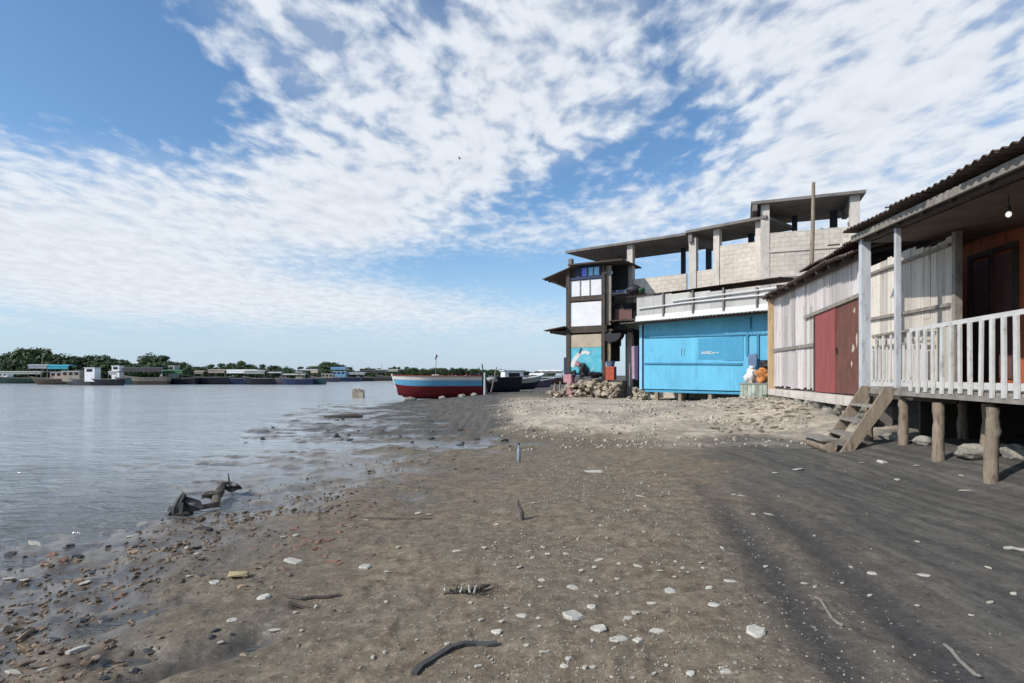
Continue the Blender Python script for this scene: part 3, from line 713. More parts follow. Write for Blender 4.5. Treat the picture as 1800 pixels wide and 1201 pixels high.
# stairs
st = thing('porch_stairs', PF.p(0.8, 0.4, 0.1), 'steep weathered wooden steps leading up to the white railed porch', 'stairs')
for (t, zo) in ((0.30, 0), (1.22, 0)):
    a = PF.p(t, 0.75, 0); za = gz(a.x, a.y) - 0.02
    c = []
    for (t2, s) in ((t - 0.025, 1), (t + 0.025, 1)):
        c += [PF.p(t2, 0.80, za), PF.p(t2, 0.62, za), PF.p(t2, 0.05, DZ - 0.16), PF.p(t2, 0.05, DZ + 0.02), PF.p(t2, 0.16, DZ + 0.02)]
    MB().add(c, [(0, 1, 2, 3, 4), (9, 8, 7, 6, 5)] + [(i, (i + 1) % 5, 5 + (i + 1) % 5, 5 + i) for i in range(5)]).build('stringer', M['stump'], st)
for (n, z) in ((0.25, 0.86), (0.43, 0.62), (0.60, 0.40)):
    MB().box(PF, 0.33, 1.19, n - 0.12, n + 0.10, z - 0.02, z + 0.02, 0.006).build('tread', M['plank'], st)
a = PF.p(0.7, 0.95, 0); za = gz(a.x, a.y)
q0, q1 = PF.p(0.22, 0.94, za + 0.08), PF.p(1.16, 0.90, za + 0.08)
lg = thing('bottom_step_log', (a.x, a.y, za), 'half buried log laid as the lowest step before the porch stairs', 'log')
MB().tube([q0, q0.lerp(q1, .3), q0.lerp(q1, .7), q1], [0.09, 0.10, 0.10, 0.09], 10).build('log', M['stump'], lg)
c0 = q0 + Vector((0, 0, 0.115)); c1 = q1 + Vector((0, 0, 0.115))
MB().beam(c0, c1, 0.30, 0.035).build('flat_board', M['plank'], lg)

# boulders below the porch
for (px, py, w, h, lab, mk) in ((1572, 783, 42, 16, 'flat grey stone beside the foot of the stairs', 'rubble_grey'), (1712, 800, 62, 30, 'large rounded boulder between two porch stilts', 'rubble_grey'),
                            (1722, 825, 44, 14, 'flat pale slab at the foot of the nearest lit stilt', 'rubble'), (1785, 803, 46, 30, 'brown boulder behind the nearest porch stilt', 'rubble_grey'),
                            (1622, 790, 40, 20, 'low earth coloured boulder in the shade behind the stilts', 'rubble_grey'), (1770, 790, 30, 22, 'small dark boulder in the shadow under the porch', 'rubble_grey')):
    dd = 9.0
    for _ in range(12):
        x = dd * (px - CX) / F; dd = (H - gz(x, dd)) * F / (py + h * 0.35 - HY)
    x = dd * (px - CX) / F; sz = w * dd / F / 2
    tag(MB().rock((x, dd, gz(x, dd) + h * dd / F * 0.3), sz, px * 0.13, 3, 0.3, (1, .8, max(.28, h / w)), False).build('boulder', M[mk]), lab, 'boulder', 'boulders under the porch')

# ================================================================== blue shack
BS = Fac((5.85, 26.0), (9.74, 21.4))
L = BS.L
bs = thing('blue_shack', BS.p(L / 2, -2, 0.4), 'bright sky blue panelled shack raised on short posts', 'shack')
mb = MB(); k = 7
for i in range(k):
    a, b = 0.22 + i * (L - .2) / k, 0.22 + (i + 1) * (L - .2) / k - 0.003
    mb.box(BS, a, b, -0.03, R.uniform(0, 0.012), 0.74, 3.72)
mb.build('front_wall', M['blue'], bs)
MB().box(BS, BS.u(1228), BS.u(1272), 0.013, 0.022, BS.z(1250, 632), BS.z(1250, 594)).build('repainted_panel', M['blue_dark'], bs)
MB().box(BS, BS.u(1273.5), BS.u(1307), 0.014, 0.023, BS.z(1290, 634), BS.z(1290, 592)).build('repainted_panel', M['blue_dark'], bs)
mb = MB()
za, zb = BS.z(1130, 593), BS.z(1330, 588)
mb.beam(BS.p(0.25, 0.04, za), BS.p(L, 0.04, zb), 0.05, 0.07)
mb.beam(BS.p(0.25, 0.04, BS.z(1130, 639)), BS.p(BS.u(1305), 0.04, BS.z(1300, 640)), 0.05, 0.07)
mb.beam(BS.p(BS.u(1320), 0.04, 3.6), BS.p(BS.u(1320), 0.04, za + .05), 0.04, 0.05)
mb.build('batten', M['blue_trim'], bs)
dr = MB().box(BS, BS.u(1318), BS.u(1331), 0.016, 0.045, 0.85, BS.z(1322, 594)).build('door', M['blue'], bs)
mb = MB(); mb.box(BS, BS.u(1312.5), BS.u(1317), 0.014, 0.07, BS.z(1315, 625), BS.z(1315, 589)); mb.box(BS, BS.u(1331.3), BS.u(1335.5), 0.014, 0.07, 0.8, BS.z(1333, 589)); mb.box(BS, BS.u(1352), BS.u(1355), 0.014, 0.06, 0.8, BS.z(1353, 589))
mb.build('frame', M['blue_trim'], dr)
mb = MB(); mb.box(BS, 0.0, 0.14, -0.1, 0.05, 0.72, 3.72); mb.build('corner_post', M['blue_pale'], bs)
MB().box(BS, 0.142, 0.215, -0.03, 0.02, 0.72, 3.72).build('corner_strip', M['navy'], bs)
# hand painted white letters, worn
mb = MB(); u0 = BS.u(1234); zc = BS.z(1245, 620); hh = 0.10
def stroke(a, b, w=0.028, n=0.026): mb.beam(BS.p(a[0], n, a[1]), BS.p(b[0], n, b[1]), 0.006, w, up=Vector((BS.D.x, BS.D.y, 0)) if abs(a[0] - b[0]) < 0.01 else Vector((0, 0, 1)))
x = u0
for pat in ('A', 'V', 'S', 'C', 'a', 'r', '-'):
    w = 0.09
    P = {'A': (((0, 0), (.5, 1)), ((.5, 1), (1, 0)), ((.2, .4), (.8, .4))), 'V': (((0, 1), (.5, 0)), ((.5, 0), (1, 1))), 'S': (((1, 1), (0, .8)), ((0, .8), (1, .3)), ((1, .3), (0, 0))),
         'C': (((1, 1), (0, .7)), ((0, .7), (0.1, .2)), ((.1, .2), (1, 0))), 'a': (((0, 0), (.8, .5)), ((.8, .5), (1, 0))), 'r': (((0, 0), (.1, .5)), ((.1, .5), (.9, .5))), '-': (((0, .4), (1, .35)),)}[pat]
    for (a, b) in P: stroke((x + a[0] * w, zc - hh / 2 + a[1] * hh), (x + b[0] * w, zc - hh / 2 + b[1] * hh))
    x += w * 1.25
for (px, w_, h_) in ((1198, .05, .2), (1203, .03, .1)): stroke((BS.u(px), BS.z(px, 625)), (BS.u(px) + .012, BS.z(px, 612)), w_)
mb.build('painted_lettering', M['white_cloth'], bs)
mb = MB(); mb.box(BS, 0.0, L, -3.2, -3.1, 0.2, 4.6); mb.box(BS, 0.0, 0.05, -3.1, -0.12, 0.6, 3.7); mb.box(BS, L - .05, L, -3.1, -0.05, .6, 3.7); mb.box(BS, 0.05, L - .05, -3.1, -0.05, 0.60, 0.70)
mb.build('side_wall', M['blue_dark'], bs)
mb = MB(); mb.corrugated(BS, -0.5, L + 0.15, 0.85, 3.70, -3.2, 4.1, 0.16, 0.02, 0.008, 0.03, 0.9, 0.02)
rf = mb.build('roof', M['zinc'], bs)
MB().box(BS, -0.3, L + .1, 0.66, 0.70, 3.60, 3.68).build('eave_board', M['dark_wood'], rf)
# pale upper storey of sheet metal behind the eave
mb = MB()
u = -0.35; i = 0
while u < L + 0.6:
    z1 = 5.02 - 0.055 * (u + .35)
    mb.box(BS, u, min(u + 0.93, L + .6), -0.26, -0.22 - 0.006 * (i % 2), 3.95, z1); u += 0.935; i += 1
up = mb.build('upper_wall', M['white_zinc'], bs)
mb = MB(); mb.slab(BS, -0.4, L + .5, -0.16, 3.86, -0.21, 4.10, 0.02); mb.build('white_flashing', M['white_flash'], up)
mb = MB(); mb.tube([BS.p(-0.2, -0.15, 4.42), BS.p(L * .4, -0.15, 4.46), BS.p(L + .2, -0.14, 4.42)], 0.035, 6)
mb.tube([BS.p(1.6, -0.14, 4.6), BS.p(L + .2, -0.14, 4.64)], 0.03, 6); mb.build('pipe', M['white_flash'], up)
for (px, zt) in ((1162, 5.0), (1214, 4.95), (1268, 4.9), (1327, 4.75)): MB().box(BS, BS.u(px) - .035, BS.u(px) + .035, -0.21, -0.13, 3.98, zt).build('upright', M['concrete_dark'], up)
mb = MB(); mb.corrugated(BS, -0.9, L + .2, -0.12, 5.02, -2.6, 5.2, 0.12, 0.01, 0.006, 0.03, 0.9, 0.012); mb.build('upper_roof', M['rust'], up)
for (px, n) in ((1152, 0.0), (1192, -0.05), (1245, -0.05), (1300, -0.05), (1345, -0.05)):
    u = BS.u(px); q = BS.p(u, n - .15, 0)
    MB().box(BS, u - .08, u + .08, n - .22, n - .06, gz(q.x, q.y) - .1, 0.73).build('stub_post', M['stump'], bs)
q = BS.p(0.1, 0.1, 0); mb = MB()
for i in range(34):
    qq = BS.p(R.uniform(-0.55, 0.45), R.uniform(-0.4, 0.25), 0); qq.z = R.uniform(0.15, 0.74); mb.rock(qq, R.uniform(.08, .17), i, 2, .85)
tag(mb.build('rubble_pier', M['rubble']), 'pile of pale stones holding up the left corner of the blue shack', 'rubble pier')
# clutter in front of the right end of the blue shack
def at(px, py, d): return ray(px, py, d)
tb = thing('stall_counter', BS.p(BS.u(1330, .9), .9, 0.4), 'low grey green counter of old boards before the blue shack', 'counter')
ua, ub = BS.u(1305, .9), BS.u(1356, .9)
MB().box(BS, ua, ub, 0.65, 1.15, 1.02, 1.07, .01).build('top', M['plank'], tb)
mb = MB(); u = ua + .03
while u < ub - .1: mb.box(BS, u, u + .13, 1.10, 1.125, 0.45, 1.015, .008); u += .145
mb.build('front_board', mat('grey_green_boards', (0.30, 0.33, 0.28), .9, (.14, .1, .07), .7, 2, var=.3, island=.35), tb)
for u in (ua + .05, ub - .05):
    for n in (.7, 1.06):
        q = BS.p(u, n, 0); MB().box(BS, u - .03, u + .03, n - .03, n + .03, gz(q.x, q.y) - .05, 1.018).build('leg', M['stump'], tb)
q = BS.p(BS.u(1320, .9), .9, 1.07)
mb = MB(); mb.rock(q + Vector((0, 0, .24)), .25, 2.2, 3, .8, (.85, .75, 1.2), True); mb.rock(q + Vector((.04, 0, .56)), .12, 4.2, 2, .4, (1.1, .8, .8), True)
tag(mb.build('white_sack', M['white_cloth']), 'bulging white sack standing on the counter before the blue shack', 'sack')
q = BS.p(BS.u(1321, .75), .3, 1.0)
mb = MB(); mb.box(BS, BS.u(1316, .4), BS.u(1329, .4), .28, .40, 1.72, 2.16, .02)
tag(mb.build('hanging_cloth', M['blue_tub']), 'faded blue cloth hung on the blue wall above the white sack', 'cloth')
ob = thing('orange_bundle', BS.p(BS.u(1345, .85), .85, 1.07), 'orange tarpaulin bundle beside the tan corner post of the bamboo hut', 'bundle')
mb = MB()
c = BS.p(BS.u(1345, .85), .85, 1.32); mb.rock(c, .28, 3.3, 3, .8, (1.05, .8, .85), True); mb.rock(c + Vector((-.05, 0, .17)), .2, 5.3, 2, .3, (1.2, .8, .8), True)
mb.build('wrapped_load', M['orange_cloth'], ob)
c = BS.p(BS.u(1347, .85), .85, 1.75)
bg_ = MB().rock(c, .24, 9.1, 3, .35, (1.2, .8, .62), True)
tag(bg_.build('black_bag', M['black_cloth']), 'black plastic bag lying on top of the orange bundle', 'bag')
mb = MB(); q = BS.p(BS.u(1357, 1.1), 1.25, 0.5)
for i in range(70):
    a = R.uniform(0, 6.28); e = R.uniform(.2, 1.3); r = R.uniform(.1, .34); c = q + Vector((math.cos(a) * math.cos(e), math.sin(a) * math.cos(e), math.sin(e) * .9)) * r
    dv = Vector((R.uniform(-1, 1), R.uniform(-1, 1), R.uniform(-.3, 1))).normalized() * .06; sv = Vector((R.uniform(-1, 1), R.uniform(-1, 1), R.uniform(-.6, .6))).normalized() * .03
    mb.add([c - dv, c + sv, c + dv, c - sv], [(0, 1, 2, 3)])
tag(mb.build('weed_clump', M['green_leaf']), 'green weeds growing at the foot of the tan corner post', 'weeds')

# ================================================================== unfinished concrete building
def wall_p(px, py, d): return ray(px, py, d)
cb = thing('unfinished_concrete_building', (7, 28, 0.3), 'unfinished grey concrete building with bare columns and open flat roof slabs', 'building')
C1 = Fac((2.9, 31.0), (8.24, 27.0)); L1 = C1.L
C2 = Fac((8.24, 27.0), (10.75, 24.55)); L2 = C2.L
C3 = Fac((10.25, 24.4), (14.2, 22.8)); L3 = C3.L
z1, z2, z3 = C1.z(1100, 425), C2.z(1270, 394), C3.z(1420, 344)
mb = MB(); c = [C1.p(0, 0, C1.z(993, 443)), C1.p(L1, 0, C1.z(1205, 408))]
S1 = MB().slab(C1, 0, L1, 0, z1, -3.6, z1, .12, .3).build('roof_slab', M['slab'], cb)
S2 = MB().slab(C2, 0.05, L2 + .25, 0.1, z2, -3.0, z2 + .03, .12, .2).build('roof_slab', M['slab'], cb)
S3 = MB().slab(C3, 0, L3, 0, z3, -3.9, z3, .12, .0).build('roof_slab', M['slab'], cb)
def col(fc, px, w, n, z0, zt, m='concrete', dep=None):
    u = fc.u(px, n); dep = dep or w
    MB().box(fc, u - w / 2, u + w / 2, n - dep, n, z0, zt).build('column', M[m], cb)
# front line of columns and walls stands a little behind the slab edges
n0 = -0.25
zp1 = C1.z(1160, 486, n0)
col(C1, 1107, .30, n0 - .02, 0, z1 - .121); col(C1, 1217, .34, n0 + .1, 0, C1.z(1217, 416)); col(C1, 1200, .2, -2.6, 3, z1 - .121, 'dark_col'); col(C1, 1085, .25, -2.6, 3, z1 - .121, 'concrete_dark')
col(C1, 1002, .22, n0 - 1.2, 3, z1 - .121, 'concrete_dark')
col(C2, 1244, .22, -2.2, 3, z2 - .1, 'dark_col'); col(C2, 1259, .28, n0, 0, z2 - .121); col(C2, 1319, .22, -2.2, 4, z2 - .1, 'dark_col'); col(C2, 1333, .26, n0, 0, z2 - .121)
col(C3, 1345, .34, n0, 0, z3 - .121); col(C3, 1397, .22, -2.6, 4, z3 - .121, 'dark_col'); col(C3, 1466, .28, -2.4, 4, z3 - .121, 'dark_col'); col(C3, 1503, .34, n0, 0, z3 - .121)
MB().box(C1, C1.u(1113, n0) , C1.u(1206, n0), n0 - .18, n0 - .03, 0.0, zp1).build('parapet_wall', M['block'], cb, C1)
MB().box(C1, 0.1, C1.u(1102, n0), n0 - .55, n0 - .4, 3.6, zp1 - .3).build('parapet_wall', M['block'], cb, C1)
MB().box(C1, C1.u(1224, n0), L1 + .2, n0 - .17, n0 - .02, 0.0, C1.z(1235, 476, n0)).build('parapet_wall', M['block'], cb, C1)
MB().box(C2, 0.35, C2.u(1256, n0), n0 - .16, n0 - .02, 0.0, C2.z(1245, 474, n0)).build('parapet_wall', M['block'], cb, C2)
u0, u1 = C2.u(1265, n0), C2.u(1341, n0)
v = MB(); za, zb = C2.z(1266, 432, n0), C2.z(1338, 424, n0)
v.hexa([C2.p(u0, n0 - .18, 0), C2.p(u1, n0 - .18, 0), C2.p(u1, n0 - .03, 0), C2.p(u0, n0 - .03, 0), C2.p(u0, n0 - .18, za), C2.p(u1, n0 - .18, zb), C2.p(u1, n0 - .03, zb), C2.p(u0, n0 - .03, za)])
v.build('block_wall', M['block'], cb, C2)
u0, u1 = C3.u(1351, n0), C3.u(1560, n0); zb = C3.z(1420, 404, n0)
us0, us1 = C3.u(1455, n0), C3.u(1477, n0); zs0, zs1 = C3.z(1466, 434, n0), C3.z(1466, 429, n0)
v = MB(); v.box(C3, u0, us0, n0 - .18, n0 - .03, 0, zb); v.box(C3, us1, u1, n0 - .18, n0 - .03, 0, zb - .02); v.box(C3, us0, us1, n0 - .18, n0 - .03, 0, zs0); v.box(C3, us0, us1, n0 - .18, n0 - .03, zs1, zb)
bw = v.build('block_wall', M['block'], cb, C3)
MB().box(C3, us0, us1, n0 - .3, n0 - .19, zs0 - .1, zs1 + .1).build('vent_slot', M['void'], bw)
mb = MB(); mb.box(C3, u0 - .1, u1, n0 - .02, n0 + .015, C3.z(1400, 441, n0), C3.z(1400, 437, n0)); mb.box(C3, u0 - .1, u1, n0 - .02, n0 + .015, C3.z(1400, 486, n0), C3.z(1400, 482, n0))
mb.build('tie_beam', M['concrete'], bw)
# cheeks that drop from the slab steps
MB().box(C2, 0.12, 0.30, -2.6, -.02, z2 - .55, z2 - .125).build('slab_beam', M['slab'], cb)
MB().box(C3, 0.05, 0.25, -2.6, -.02, z3 - .4, z3 - .125).build('slab_beam', M['slab'], cb)
MB().box(C3, L3 - .5, L3 - .3, -2.6, -.4, z3 - .5, z3 - .125).build('slab_beam', M['slab'], cb)
# rear of the building, seen only from the side
mb = MB(); mb.box(C1, C1.u(1100, -3.2), L1, -3.3, -3.15, 0, z1 - 3.2); mb.box(C3, 0.5, L3 + .6, -3.0, -2.85, 0, zb - 1.8); mb.build('rear_wall', M['block'], cb, C1)
# things on the roof terrace
q = C3.p(C3.u(1441, -1.2), -1.2, zb - .1)
tag(MB().rock(q + Vector((0, 0, .12)), .30, 2, 2, .25, (1.2, 1, .65), True).build('dark_bundle', M['black_cloth']), 'dark round bundle on top of the concrete block wall', 'bundle')
q = C3.p(C3.u(1497, -.5), -.5, zb + .1)
tag(MB().rock(q, .16, 4, 2, .3, (.9, .9, 1.2), True).build('clay_pot', M['concrete_dark']), 'small dark pot on the block wall by its right end column', 'pot')
pa, pb = ray(1426, 492, 21.5), ray(1430, 321, 21.5); pa.z = 3.0
mb = MB(); mb.tube([pa, pa.lerp(pb, .35) + Vector((-.03, 0, 0)), pa.lerp(pb, .7), pb], [.085, .08, .07, .06], 8)
tag(mb.build('wooden_pole', M['stump']), 'tall bare wooden pole standing above the bamboo hut roof', 'pole')
q = BS.p(BS.u(1113, -.5), -.5, 5.24)
mb = MB(); mb.rock(q + Vector((0, 0, .18)), .30, 6, 2, .3, (1.25, .8, .7), True)
tag(mb.build('black_bundle', M['black_cloth']), 'black bundle lying on the tin roof edge left of the parapet', 'bundle')
q = q + Vector((.38, -.2, .1))
tag(MB().rock(q, .22, 8, 2, .3, (1.3, .7, .6), True).build('green_bundle', mat('dark_green_sack', (.05, .11, .07), .8, None, 0, 4, var=.3)), 'dark green sack beside the black bundle on the roof edge', 'sack')

# ================================================================== narrow waterfront house
TH = Fac((2.85, 29.2), (4.62, 28.2))          # x 997 .. 1064
L = TH.L
th = thing('waterfront_house', TH.p(L / 2, -1, 0.4), 'narrow patched three level shanty house at the edge of the water', 'house')
def tz(py): return TH.z(1030, py)
def pan(name, px0, px1, y0, y1, m, n=0.0, th_=.05, par=None):
    return MB().box(TH, TH.u(px0, n), TH.u(px1, n), n - th_, n, tz(y1), tz(y0)).build(name, M[m], par or th)
pan('mural_panel', 1002, 1057, 611, 660, 'panel_turq'); pan('tan_panel', 1002, 1057, 588, 610.6, 'panel_tan')
pan('white_panel', 1002, 1057, 531, 573, 'panel_white'); p_ = pan('grey_panel', 1002, 1057, 492, 520, 'panel_white', -.02)
for px in (1020, 1037): MB().box(TH, TH.u(px) - .03, TH.u(px) + .03, -.018, .012, tz(520), tz(493)).build('strip', M['plank'], p_)
pan('floor_beam', 997, 1066, 573.3, 585, 'dark_wood', .06, .12); pan('floor_beam', 997, 1062, 520.3, 529, 'dark_wood', .06, .12)
for (px0, px1, m, y0, y1) in ((995, 1001.5, 'dark_wood', 470, 690), (1058, 1063, 'dark_wood', 470, 690), (1065, 1074, 'plank', 470, 573), (991, 996, 'navy', 628, 668)):
    pan('post', px0, px1, y0, y1, m, .08 if px0 < 1064 else -.12, .13)
pan('side_post', 1067, 1073, 585, 690, 'stump', -.10, .12)
# blue railed window at the top
w_ = pan('top_window', 1013, 1056, 468, 490, 'navy', -.05)
for (a, b, m) in ((1023, 1032, 'glass_blue'), (1034.5, 1042, 'glass_cyan'), (1044, 1053, 'glass_cyan')): pan('pane', a, b, 471, 485, m, -.02, .028, w_)
pan('window_rail', 1003, 1060, 487, 491, 'navy', .05, .04)
pan('shadow_board', 1001, 1013, 470, 492, 'dark_wood', -.08)
# mural: loose strokes of light and dark paint
mu = [o for o in th.children if o.name.startswith('mural_panel')][0]
mb = MB(); md = MB()
for (m_, pts, w) in ((mb, ((1005, 645), (1010, 632), (1018, 622)), .22), (mb, ((1018, 622), (1030, 619), (1036, 622)), .16),
                     (md, ((1019, 622), (1022, 612)), .1)):
    for a, b in zip(pts, pts[1:]): m_.beam(TH.p(TH.u(a[0]), .008, tz(a[1])), TH.p(TH.u(b[0]), .008, tz(b[1])), w, .012, up=Vector((TH.N.x, TH.N.y, 0)))
mb.build('pale_paint_stroke', M['white_flash'], mu); md.build('dark_paint_stroke', M['navy'], mu)
# body behind
mb = MB(); mb.box(TH, 0.08, L - .12, -2.6, -2.5, 2.1, tz(470)); mb.box(TH, 0.06, 0.12, -2.5, -.06, tz(611), tz(470)); mb.box(TH, 0.06, L + .35, -2.5, -.07, tz(584), tz(580)); mb.box(TH, L - .25, L - .2, -2.5, -.07, tz(611), tz(480)); mb.box(TH, .12, L - .25, -2.5, -.07, 2.1, 2.2)
mb.build('body_wall', M['dark_wood'], th)
MB().box(TH, 0.02, L + .55, -2.6, -.06, 1.0, 1.06).build('floor', M['plank'], th)
# awnings on the left
def awn(u0, u1, z_in, z_out, n0, n1, m='rust'):
    mb = MB(); f2 = Fac(TH.p(u0, n0, 0).xy, TH.p(u0, n1, 0).xy)
    u = 0
    a0, a1 = TH.p(u1, n0, 0), TH.p(u0, n0, 0)
    k = 14; tp = []; bt = []
    for i in range(k + 1):
        nn = n0 + (n1 - n0) * i / k; dz = .022 * math.sin(i * 2.4) + R.uniform(-.012, .012); e = R.uniform(-.05, .05)
        for (uu, zz) in ((u0 + e, z_out), (u1, z_in)):
            tp.append(TH.p(uu, nn, zz + dz)); bt.append(TH.p(uu, nn, zz + dz - .03))
    fs = [(2 * i, 2 * i + 1, 2 * i + 3, 2 * i + 2) for i in range(k)]
    mb.add(tp, fs); mb.add(bt, [tuple(reversed(f)) for f in fs])
    for s_ in (0, 1): mb.add([tp[2 * i + s_] for i in range(k + 1)] + [bt[2 * i + s_] for i in range(k + 1)], [(i, i + 1, k + 2 + i, k + 1 + i) for i in range(k)])
    for s_ in (0, 2 * k): mb.add([tp[s_], tp[s_ + 1], bt[s_], bt[s_ + 1]], [(0, 1, 3, 2)])
    return mb
aw = awn(TH.u(958), TH.u(1016), tz(466), tz(486), .35, -2.4); aw.build('top_awning', M['rust'], th)
mb = MB()
for n in (.1, -.7, -1.5, -2.2): mb.beam(TH.p(TH.u(968), n, tz(489)), TH.p(TH.u(998), n, tz(505)), .05)
mb.build('awning_bracket', M['dark_wood'], th)
aw = awn(TH.u(962), TH.u(998), tz(573), tz(579), .45, -2.2); aw.build('lower_awning', M['rust'], th)
mb = MB(); mb.box(TH, TH.u(968), TH.u(999), -2.0, .1, tz(584), tz(580)); mb.build('awning_board', M['dark_wood'], th)
# top roof
mb = MB(); mb.slab(TH, TH.u(1005), TH.u(1100), .5, tz(465), -2.6, tz(465) + .1, .07); mb.build('roof', M['dark_wood'], th)
# right hand side bay: dark recess with a round awning
mb = MB(); u0, u1 = TH.u(1085, -1), TH.u(1118, -1)
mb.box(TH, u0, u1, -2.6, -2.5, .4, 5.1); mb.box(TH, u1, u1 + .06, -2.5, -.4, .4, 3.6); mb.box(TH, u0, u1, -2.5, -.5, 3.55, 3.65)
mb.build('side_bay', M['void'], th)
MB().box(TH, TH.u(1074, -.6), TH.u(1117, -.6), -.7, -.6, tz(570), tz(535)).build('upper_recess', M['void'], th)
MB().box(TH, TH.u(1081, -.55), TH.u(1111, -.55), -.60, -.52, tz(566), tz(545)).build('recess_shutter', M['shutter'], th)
mb = MB(); pts = []
for i in range(9):
    a = math.pi * i / 8; pts.append((math.cos(a) * .52, -math.sin(a) * .42))
uc = TH.u(1077, -.2); zc = tz(588); v0 = [TH.p(uc + a, .05, zc + b) for a, b in pts]; v1 = [TH.p(uc + a, -.5, zc + b) for a, b in pts]; k = len(pts)
mb.add(v0 + v1, [tuple(range(k)), tuple(reversed(range(k, 2 * k)))] + [(i, (i + 1) % k, k + (i + 1) % k, k + i) for i in range(k)])
mb.build('round_awning', M['black_cloth'], th)
mb = MB(); mb.corrugated(TH, TH.u(1068, .1), TH.u(1130, .1), .3, tz(567) - .05, -1.2, tz(560), .16, .02, .01, .04, .7, .03); mb.build('bay_roof', M['rust'], th)
mb = MB(); mb.corrugated(TH, TH.u(1072, .1), TH.u(1120, .1), .25, tz(522), -1.6, tz(517), .16, .02, .01, .04, .7, .03); mb.build('upper_bay_roof', M['zinc'], th)
MB().box(TH, TH.u(1075, -.8), TH.u(1100, -.8), -.9, -.8, tz(520), tz(510)).build('blue_grey_board', M['blue_tub'], th)
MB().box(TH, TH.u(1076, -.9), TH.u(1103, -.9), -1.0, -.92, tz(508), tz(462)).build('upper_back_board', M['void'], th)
tag(MB().box(TH, TH.u(1110, .1), TH.u(1115, .1), .0, .08, tz(666), tz(611), .02).build('door_curtain', M['lilac']), 'lilac curtain strip hanging beside the dark doorway', 'curtain')
tag(MB().box(TH, TH.u(1116, .1), TH.u(1121.5, .1), .0, .10, tz(668), tz(611), .02).build('purple_board', M['purple']), 'dark purple upright board beside the lilac curtain', 'board')
# base of rubble
mb = MB()
for i in range(300):
    u = R.uniform(-.75, L + .75); n = R.uniform(-.3, .55); q = TH.p(u, n, 0); zb = gz(q.x, q.y)
    top = 1.12 if u > 0.25 else .6
    q.z = zb + (top - zb) * R.random() * (1 - .5 * max(0, n)); mb.rock(q, R.uniform(.07, .19), i, 2, .85, (1.1, 1, .75))
mb.box(TH, 0.1, L + .6, -1.5, .02, -.2, 1.0)
tag(mb.build('rubble_wall', M['rubble']), 'heap of pale tan stones under the narrow waterfront house', 'rubble wall')
for i, (u, h_, ln) in enumerate(((-.62, .75, .12), (-.42, .6, -.1), (-.25, .85, .05))):
    q = TH.p(u, .45, 0); zb = gz(q.x, q.y)
    tag(MB().tube([(q.x, q.y, zb - .1), (q.x + ln * .4, q.y, zb + h_ * .5), (q.x + ln, q.y, zb + h_)], [.06, .055, .045], 7).build('wooden_stake', M['stump']),
        ('pale leaning stake, leftmost by the rubble heap', 'short pale stake left of the rubble heap', 'brown stake next to the pink cloth')[i], 'stake', 'stakes by the rubble heap')
mb = MB(); mb.box(TH, TH.u(990, .5), TH.u(1005, .5), .46, .54, tz(672), tz(658), .04); mb.box(TH, TH.u(997, .5), TH.u(1003, .5), .47, .53, tz(694), tz(672), .02)
tag(mb.build('pink_cloth', M['pink']), 'faded pink cloth hung over stakes at the left end of the rubble', 'cloth')
mb = MB(); q = TH.p(TH.u(1007, .5), .5, 0); mb.tube([(q.x, q.y, gz(q.x, q.y) - .05), (q.x + .02, q.y, .8), (q.x - .02, q.y, 1.3)], [.10, .09, .08], 8)
tag(mb.build('maroon_post', M['maroon']), 'dark maroon wrapped post in front of the rubble heap', 'post')
for (px, py, s, sq, lab, c_) in ((1008, 658, .2, (.9, .7, 1.0), 'dark bag leaning by the maroon post', 'bag'), (1026, 652, .22, (.9, .7, 1.4), 'black bag in the middle of the rubble wall', 'bag'),
                             (1048, 659, .28, (1.4, .7, .5), 'widest dark bundle at the right on the rubble wall', 'bundle'), (1016, 640, .14, (.9, .7, 1.1), 'small grey pink bundle above the dark bag', 'bundle')):
    q = TH.p(TH.u(px, .2), .2, tz(py))
    tag(MB().rock(q, s, px, 3, .75, sq, False).build('dark_bag' if c_ == 'bag' else 'cloth_bundle', M['pink'] if s < .2 else M['black_cloth']), lab, c_)
cr = thing('red_crate', TH.p(TH.u(1070, .1), .1, .72), 'red orange plastic crate on the rubble under a blue tub', 'crate')
uc = TH.u(1070, .1); zb = tz(668); zt = tz(645)
mb = MB(); mb.box(TH, uc - .24, uc + .24, .0, .04, zb, zt); mb.box(TH, uc - .24, uc + .24, -.36, -.32, zb, zt); mb.box(TH, uc - .24, uc - .21, -.319, -.001, zb, zt); mb.box(TH, uc + .21, uc + .24, -.319, -.001, zb, zt); mb.box(TH, uc - .209, uc + .209, -.318, -.002, zb, zb + .03)
mb.build('body', M['red_crate'], cr)
mb = MB()
for z in (zb + .08, (zb + zt) / 2, zt - .08): mb.box(TH, uc - .25, uc + .25, .041, .055, z - .02, z + .02)
mb.build('rib', M['red_crate'], cr)
mb = MB(); c = TH.p(uc, -.16, zt); mb.tube([c, c + Vector((0, 0, .05)), c + Vector((0, 0, .26)), c + Vector((0, 0, .28))], [.18, .19, .235, .25], 14)
tag(mb.build('blue_tub', M['blue_tub']), 'grey blue plastic tub standing on the red crate', 'tub')

